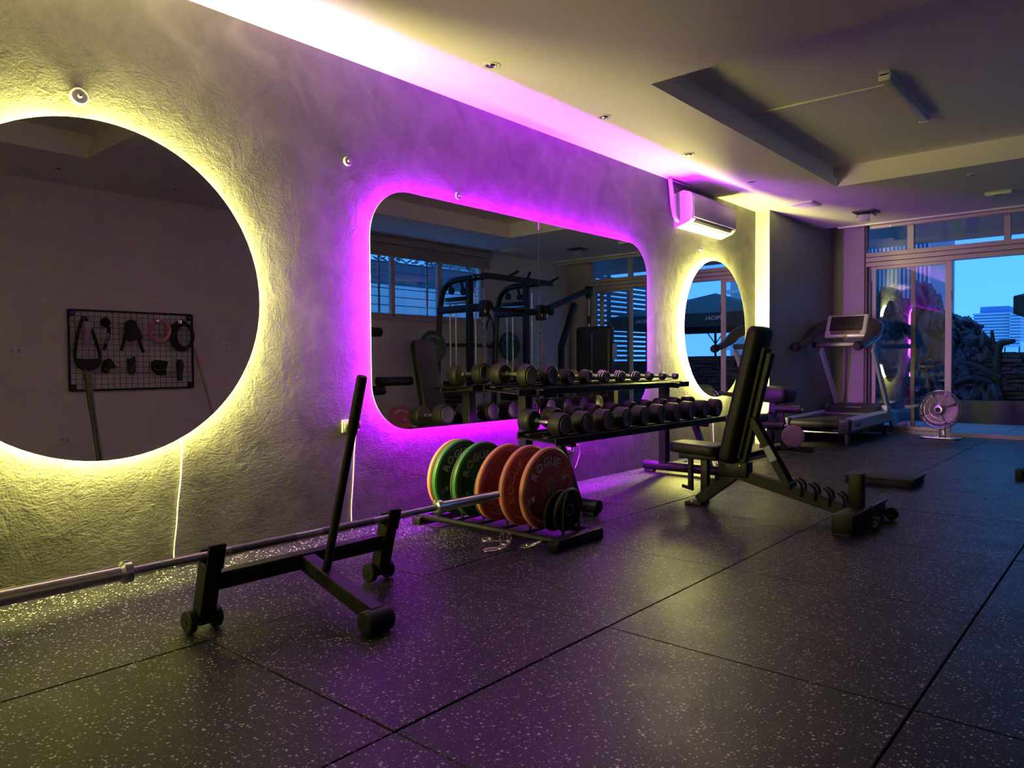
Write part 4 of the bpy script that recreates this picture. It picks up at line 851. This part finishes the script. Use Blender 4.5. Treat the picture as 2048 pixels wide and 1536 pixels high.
for lab, y, z, poly, nm in (('folded charcoal wrist wrap lowest left on the wire grid', 2.90, .97, ((-.05, -.04), (-.035, .05), (.02, .075), (.055, .03), (.085, -.02), (.03, -.03), (-.01, -.075), (-.045, -.06)), 'wrist_wrap'),
        ('narrow charcoal lifting glove on the wire grid', 3.13, .968, ((-.035, -.06), (-.04, .07), (.01, .08), (.03, .10), (.04, .03), (.035, -.06), (.01, -.09), (-.02, -.085)), 'lifting_glove'),
        ('wide black knee sleeve with grey piping on the wire grid', 3.405, .955, ((-.075, .055), (-.04, .075), (.06, .065), (.09, .05), (.07, -.02), (.06, -.085), (-.01, -.085), (-.07, -.03)), 'knee_sleeve'),
        ('dark green lifting glove hanging at the right of the wire grid', 3.625, .955, ((-.025, -.06), (-.035, .03), (-.015, .08), (.02, .08), (.038, .02), (.025, -.06), (.012, -.15), (-.018, -.15)), 'lifting_glove')):
    t = thing(nm, lab, 'gym accessory', (hx, y, z))
    m_ = CLOTH if 'green' not in lab else mat('dark_green_fabric', (.012, .045, .035), .8)
    MB().prism([(hx - .018, y + a, z + b) for a, b in poly], (.036, 0, 0)).build('fabric_body', m_, t)
    MB().tube([(hx - .02, y + poly[-1][0] * .9, z + poly[-1][1] * .6), (hx - .022, y, z - .035), (hx - .02, y + poly[4][0] * .9, z + poly[4][1])], .003, 6).build('piping', WEB if 'green' in lab else mat('grey_piping', (.2, .2, .2), .6), t)
for y, z, w, l in ((2.13, 1.113, .13, 'white double switch plate left of the wire grid'), (4.168, 1.192, .10, 'white switch plate right of the wire grid'), (2.52, .26, .13, 'white wall socket low under the wire grid')):
    t = thing('switch_plate', l, 'switch', (XR, y, z), 'switch plates on the window wall')
    MB().rbox((XR - .006, y, z), (.011, w, .075), .003).build('face_plate', WHITEP, t)
    for k in (-1, 1): MB().rbox((XR - .013, y + k * w * .2, z), (.005, w * .25, .04), .002).build('rocker', mat('rocker_grey', (.45, .45, .43), .4), t)
t = thing('wooden_stick', 'pale wooden stick leaning on the wall beside the wire grid', 'stick', (4.25, 3.98, 0))
MB().tube([(4.22, 3.985, .003), (4.33, 3.90, .56), (4.45, 3.80, 1.155)], .013, 12).build('shaft', mat('pale_wood', (.45, .33, .18), .6, noise=.25, nscale=40), t)
# ================================================================== OUTDOORS
SLATE = mat('dark_slate', (.020, .024, .032), .6, noise=.6, nscale=14, bump=.5, bscale=30, bdist=.01)
ROCK = mat('dark_rock', (.045, .052, .068), .7, noise=.7, nscale=9, bump=.8, bscale=18, bdist=.02)
WOODD = mat('dark_driftwood', (.022, .022, .024), .6, noise=.5, nscale=20, bump=.4, bscale=25, bdist=.008)
PAT = mat('pale_patio_tile', (.38, .42, .45), .35, noise=.15, nscale=6)
pt = struct('floor_patio', MB().b2((-4, YF + .2, -.2), (10, 18, -.05)), mat('patio_bed', (.1, .1, .1), .9))
for i in range(-2, 10):
    for j in range(6):
        x, y = i * .6, YF + .25 + j * .6
        if j == 0 and i == -2: o0 = MB().rbox((0, 0, -.02), (.594, .594, .05), .004, 1).build('patio_tile', PAT, pt, world=False); o = o0
        else: o = bpy.data.objects.new('patio_tile', o0.data); COL.objects.link(o); o.parent = pt
        o.location = (x, y + .3, 0)
struct('wall_soffit', MB().b2((-2, YF + .2, 3.02), (8, 12.15, 3.25)), mat('soffit_grey', (.22, .23, .25), .7), smooth=0)
struct('trim_3', MB().b2((-2, 12.05, 2.68), (8, 12.17, 3.30)), mat('eave_edge', (.32, .36, .40), .6), smooth=0)
# planter wall and stacked slate
o = MB().rbox((2.4, 13.18, .17), (6.0, .30, .38), .01, 1).build('planter_wall', mat('black_planter', (.012, .013, .016), .35)); tag(o, 'low black planter wall across the patio', 'planter')
t = thing('slate_wall', 'dark stacked slate garden wall behind the planter', 'stone wall', (2.2, 13.5, 0))
MB().b2((1.45, 13.52, -.05), (6.0, 13.9, 1.0)).build('wall_core', SLATE, t)
rnd = random.Random(3); _sm = []
for k in range(8):
    b = MB().rbox((0, 0, 0), (.26 + .05 * rnd.random(), .10, .055 + .02 * rnd.random()), .012, 1); _sm.append(b.build('stone', SLATE, t, 30, world=False)); _sm[-1].location = (1.7 + k * .3, 13.47 - 13.5, 1.06); _sm[-1].location = V(1.55 + k * .29, 13.47, 1.055) - V(2.2, 13.5, 0)
cnt = 0
for row in range(11):
    x = .9 + rnd.random() * .2
    while x < 4.3 and cnt < 270:
        o = bpy.data.objects.new('stone', rnd.choice(_sm).data); COL.objects.link(o); o.parent = t
        o.location = V(x, 13.46 + rnd.uniform(-.05, .03), .40 + row * .062 + rnd.uniform(-.008, .008)) - V(2.2, 13.5, 0); o.rotation_euler = (rnd.uniform(-.1, .1), rnd.uniform(-.06, .06), rnd.uniform(-.25, .25))
        x += rnd.uniform(.24, .33); cnt += 1
def rock(c, s, seed, m, name, par):
    bm = bmesh.new(); bmesh.ops.create_icosphere(bm, subdivisions=4, radius=1); rr = random.Random(seed); ph = [rr.uniform(0, 6) for _ in range(9)]
    for v in bm.verts:
        p = v.co; k = 1 + .22 * math.sin(3.1 * p.x + ph[0]) * math.sin(2.7 * p.z + ph[1]) + .18 * math.sin(6 * p.z + ph[2]) * math.cos(5 * p.y + ph[3]) + .12 * math.sin(11 * p.x + 9 * p.z + ph[4]) + .07 * math.sin(23 * p.z + 17 * p.x + ph[5]) * math.cos(19 * p.y) + .09 * abs(math.sin(14 * p.x + 4 * p.z + ph[6])) - .05 * abs(math.sin(31 * p.z + 11 * p.y + ph[7]))
        v.co = V(p.x * s[0] * k + c[0], p.y * s[1] * k + c[1], p.z * s[2] * k + c[2])
    bm.verts.index_update(); b = MB(); b.add([v.co for v in bm.verts], [[v.index for v in f.verts] for f in bm.faces]); bm.free(); return b.build(name, m, par, 30)
t = thing('rock_cascade', 'jagged dark rock mound outside the glass doors', 'rock garden', (.6, 13.6, 0))
for k, (x, z, sx, sz) in enumerate([(-.6, .9, .55, 1.0), (-.1, .8, .5, 1.15), (.35, .75, .45, 1.05), (.70, .9, .36, .95), (1.05, .75, .36, .80), (1.35, .65, .32, .66), (1.62, .55, .28, .60), (.15, 1.75, .30, .40), (.62, 1.95, .16, .34), (-.35, 1.9, .35, .45), (1.2, 1.45, .22, .20), (.95, 1.55, .2, .2), (1.5, 1.15, .18, .16)]):
    rock((x, 13.72 + .05 * (k % 3), z), (sx, .38, sz), 11 + k, ROCK, 'boulder', t)
rs = random.Random(21); _sh = []
for k in range(6):
    bm = bmesh.new(); bmesh.ops.create_icosphere(bm, subdivisions=1, radius=1)
    for v in bm.verts: v.co = V(v.co.x * rs.uniform(.6, 1.2), v.co.y * rs.uniform(.5, 1.0), v.co.z * rs.uniform(.5, 1.5))
    bm.verts.index_update(); b = MB(); b.add([v.co * .1 for v in bm.verts], [[v.index for v in f.verts] for f in bm.faces]); bm.free()
    ob = b.build('rock_shard', ROCK, t, 0, world=False); ob.location = V(-.5 + k * .3, 13.35, .5) - V(.6, 13.6, 0); _sh.append(ob)
def rtop(x): return 2.15 if x < .3 else 2.15 - (x - .3) * .62
for k in range(170):
    x = rs.uniform(-.7, 1.68); z = .35 + rs.random() * (rtop(x) - .40)
    ob = bpy.data.objects.new('rock_shard', rs.choice(_sh).data); COL.objects.link(ob); ob.parent = t
    ob.location = V(x, 13.36 + .16 * (z / 2) + rs.uniform(-.05, .05), z) - V(.6, 13.6, 0); q = rs.uniform(.5, 1.35); ob.scale = (q, q, q * rs.uniform(.8, 1.5)); ob.rotation_euler = (rs.uniform(-.6, .6), rs.uniform(-.8, .8), rs.uniform(0, 6))
for k, (x, z) in enumerate([(1.27, 1.56), (1.34, 1.54), (1.41, 1.47), (1.47, 1.40), (.9, 1.62), (.74, 1.95)]): rock((x, 13.62, z), (.035, .04, .07 + .02 * (k % 2)), 60 + k, ROCK, 'pinnacle', t)
t = thing('rock_finial', 'knobbly crowned stone finial on top of the rock mound', 'stone ornament', (.845, 13.6, 1.66))
rock((.85, 13.62, 1.86), (.10, .09, .13), 90, mat('pale_rock', (.16, .14, .18), .7, noise=.6, nscale=30), 'head', t); rock((.85, 13.62, 1.68), (.06, .06, .12), 91, MAT['pale_rock'], 'neck', t)
for dx, h_ in ((-.07, .10), (-.03, .12), (.0, .19), (.04, .12), (.075, .11)): rock((.85 + dx, 13.6, 1.93 + h_ * .4), (.022, .025, h_ * .6), 92 + int(dx * 100) + 20, MAT['pale_rock'], 'spike', t)
t = thing('driftwood', 'black forked driftwood stump standing on the slate wall', 'driftwood', (1.78, 13.42, .7))
MB().tube(bez([(1.74, 13.42, .45), (1.73, 13.42, .80), (1.74, 13.42, 1.08), (1.69, 13.42, 1.22), (1.665, 13.42, 1.42)], 5), [.11, .11, .10, .10, .09, .085, .08, .075, .07, .065, .06, .05, .045, .04, .04, .035, .03, .028, .025, .025, .02], 10).build('trunk', WOODD, t)
MB().tube(bez([(1.74, 13.42, 1.10), (1.78, 13.42, 1.22), (1.86, 13.42, 1.235), (1.97, 13.42, 1.26)], 5), [.06] * 6 + [.05] * 4 + [.04] * 4 + [.03] * 2, 10).build('branch', WOODD, t)
for k, pts in enumerate([[(1.25, 13.36, .95), (1.5, 13.30, .88), (1.8, 13.30, .70)], [(1.15, 13.34, .60), (1.45, 13.28, .70), (1.7, 13.3, .62)], [(2.0, 13.36, .80), (2.3, 13.30, .70), (2.7, 13.34, .72)]]):
    o = MB().tube(bez(pts, 5), .045, 8).build('driftwood_log', WOODD); tag(o, ['dark driftwood log lying highest on the rock mound', 'dark driftwood log low on the rock mound', 'dark driftwood log lying on the slate wall'][k], 'driftwood')
# patio bucket behind the left door pane
t = thing('patio_bucket', 'small blue bucket behind the left glass door', 'bucket', (.72, 12.0, 0))
MB().lathe([(0, .10), (.22, .13), (.23, .14), (.245, .14), (.245, .125), (.02, .09), (.02, 0)], (.72, 12.0, .005), (0, 0, 1), 24).build('bucket_body', mat('blue_plastic', (.10, .20, .26), .5), t); MB().lathe([(.20, .142), (.215, .148), (.23, .142)], (.72, 12.0, .005), (0, 0, 1), 24).build('rim', mat('pale_blue_rim', (.3, .4, .45), .5), t)
# ribbed facade
t = thing('ribbed_building', 'pale vertical ribbed facade rising behind the rock mound', 'building', (-1.2, 16.5, 0))
MB().b2((-4.5, 16.62, 0), (.18, 19, 5.2)).build('wall', mat('blue_grey_cladding', (.10, .20, .28), .6), t)
for k in range(40):
    x = .16 - k * .075
    if k == 0: r0 = MB().b2((-.016, -.03, 0), (.016, .03, 3.3)).build('rib', mat('pale_rib', (.50, .55, .60), .5), t, 0, world=False); o = r0
    else: o = bpy.data.objects.new('rib', r0.data); COL.objects.link(o); o.parent = t
    o.location = V(x, 16.6, 1.9) - V(-1.2, 16.5, 0)
# parasols
t = thing('patio_parasol', 'dark green square parasol with lettered valance on the patio', 'parasol', (3.58, 14.7, 0))
GRN = mat('dark_green_canvas', (.012, .045, .040), .8, bump=.2, bscale=120, bdist=.002)
ax_, ay_, hw = 3.58, 14.7, 1.6; ap = V(ax_, ay_, 2.42); cs_ = [V(ax_ + i * hw, ay_ + j * hw, 1.90) for i, j in ((-1, -1), (1, -1), (1, 1), (-1, 1))]
for i in range(4): MB().prism([ap, cs_[i], cs_[(i + 1) % 4]], (0, 0, .012)).build('canopy_panel', GRN, t, 0)
for i in range(4):
    a, b = cs_[i], cs_[(i + 1) % 4]; n = (b - a).normalized().cross(V(0, 0, 1)); nn = -n if n.dot((a + b) / 2 - V(ax_, ay_, 1.9)) < 0 else n
    v = MB().prism([a, b, b + V(0, 0, -.25), a + V(0, 0, -.25)], nn * .006).build('valance', GRN, t, 0)
    rt = V(0, 0, 1).cross(nn) ; tx = MB()
    for f in (.27, .75): text_flat(tx, 'SPECIAL', a.lerp(b, f) + V(0, 0, -.09) + nn * .008, rt, (0, 0, 1), .10, .001)
    tx.build('lettering', mat('white_canvas_print', (.6, .62, .62), .7), v, 0)
    MB().cyl(ap + V(0, 0, -.03), cs_[i] + V(0, 0, -.02), .012, 8).build('rib', BLK, t)
MB().cyl((ax_, ay_, 0), (ax_, ay_, 2.40), .025, 12).build('pole', BLK, t); MB().rbox((ax_, ay_, .04), (.6, .6, .10), .02).build('base', mat('grey_concrete', (.2, .2, .2), .9), t)
for s in (-1, 1): MB().cyl((ax_, ay_, 1.35), (ax_ + s * .55, ay_, 2.10), .012, 8).build('strut', BLK, t)
# slatted timber screen on the right of the patio
t = thing('slat_screen', 'horizontal slatted screen on the right side of the patio seen in the mirrors', 'screen', (5.27, 12.9, 0))
SL = mat('dark_blue_slat', (.05, .075, .095), .6)
for k in range(25):
    z = .20 + k * .105; MB().b2((5.25, 10.95, z), (5.28, 15.6, z + .068)).build('slat', SL, t, 0)
for y in (10.95, 11.6, 12.4, 13.2, 14.0, 14.8, 15.5): MB().b2((5.28, y, 0), (5.34, y + .07, 2.86)).build('post', SL, t)
# balcony building behind the parasol
t = thing('balcony_building', 'pale block with grey balconies beyond the parasol', 'building', (7.5, 34, 0))
MB().b2((6.0, 34, -8), (12, 44, 5.3)).build('wall', mat('pale_render', (.45, .46, .46), .8), t)
for k in range(4):
    MB().b2((5.6, 33.2, .2 + k * 1.35), (12, 34, .35 + k * 1.35)).build('balcony_slab', MAT['pale_render'], t); MB().b2((5.9, 33.9, .5 + k * 1.35), (11, 34.02, 1.3 + k * 1.35)).build('window_band', mat('dark_window_band', (.05, .07, .09), .3), t)
# distant tower with striped floors
t = thing('striped_tower', 'distant pale office block with striped floors on the skyline', 'building', (-57, 450, -20))
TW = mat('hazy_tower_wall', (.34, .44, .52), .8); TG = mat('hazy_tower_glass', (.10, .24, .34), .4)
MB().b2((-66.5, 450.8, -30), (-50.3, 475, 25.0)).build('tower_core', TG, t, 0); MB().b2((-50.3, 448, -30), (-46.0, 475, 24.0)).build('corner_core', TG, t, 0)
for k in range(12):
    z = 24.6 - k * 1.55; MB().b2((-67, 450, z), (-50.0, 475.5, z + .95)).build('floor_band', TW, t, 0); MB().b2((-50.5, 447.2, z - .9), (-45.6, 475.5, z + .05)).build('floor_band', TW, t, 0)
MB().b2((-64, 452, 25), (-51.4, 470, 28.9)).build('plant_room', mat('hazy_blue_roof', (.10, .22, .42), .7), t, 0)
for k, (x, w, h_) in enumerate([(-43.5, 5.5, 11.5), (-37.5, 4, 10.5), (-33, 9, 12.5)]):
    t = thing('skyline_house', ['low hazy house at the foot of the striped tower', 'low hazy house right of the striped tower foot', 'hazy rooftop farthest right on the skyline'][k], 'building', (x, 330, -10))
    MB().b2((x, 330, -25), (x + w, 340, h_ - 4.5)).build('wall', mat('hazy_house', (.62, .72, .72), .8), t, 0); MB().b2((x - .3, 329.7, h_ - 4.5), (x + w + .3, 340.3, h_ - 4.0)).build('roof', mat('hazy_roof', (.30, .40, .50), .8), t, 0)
# neighbour beyond the side window
t = thing('neighbour_wall', 'pale boarded neighbour wall outside the side window', 'wall', (6.4, 8, 0))
MB().b2((6.45, 3.5, 0), (6.6, 13, 2.33)).build('wall_board', mat('pale_blue_render', (.80, .84, .85), .8), t)
MB().b2((6.55, 3.5, 2.33), (6.7, 13, 2.75)).build('upper_board', mat('dark_blue_sheet', (.06, .13, .18), .6), t)
t = thing('hedge', 'dark leafy hedge over the neighbour wall outside the side window', 'hedge', (6.95, 8, 2.3))
rnd = random.Random(5); lv = MB()
for k in range(1500):
    p = V(rnd.uniform(6.72, 7.3), rnd.uniform(4, 12.5), 2.35 + rnd.random() ** 1.3 * .75); a = rnd.uniform(0, 6.3); u = V(math.cos(a), math.sin(a), rnd.uniform(-.6, .6)) * .09; w = V(-math.sin(a), math.cos(a), rnd.uniform(-.4, .4)) * .035
    lv.add([p - u, p + w, p + u, p - w], [(0, 1, 2, 3)])
lo = lv.build('foliage', mat('dark_leaf', (.02, .06, .06), .6), t, 0); lo['kind'] = 'stuff'
MB().tube([(6.95, 8, 0), (6.95, 8, 2.6)], .05, 8).build('stem', WOODD, t)
bpy.context.view_layer.update()
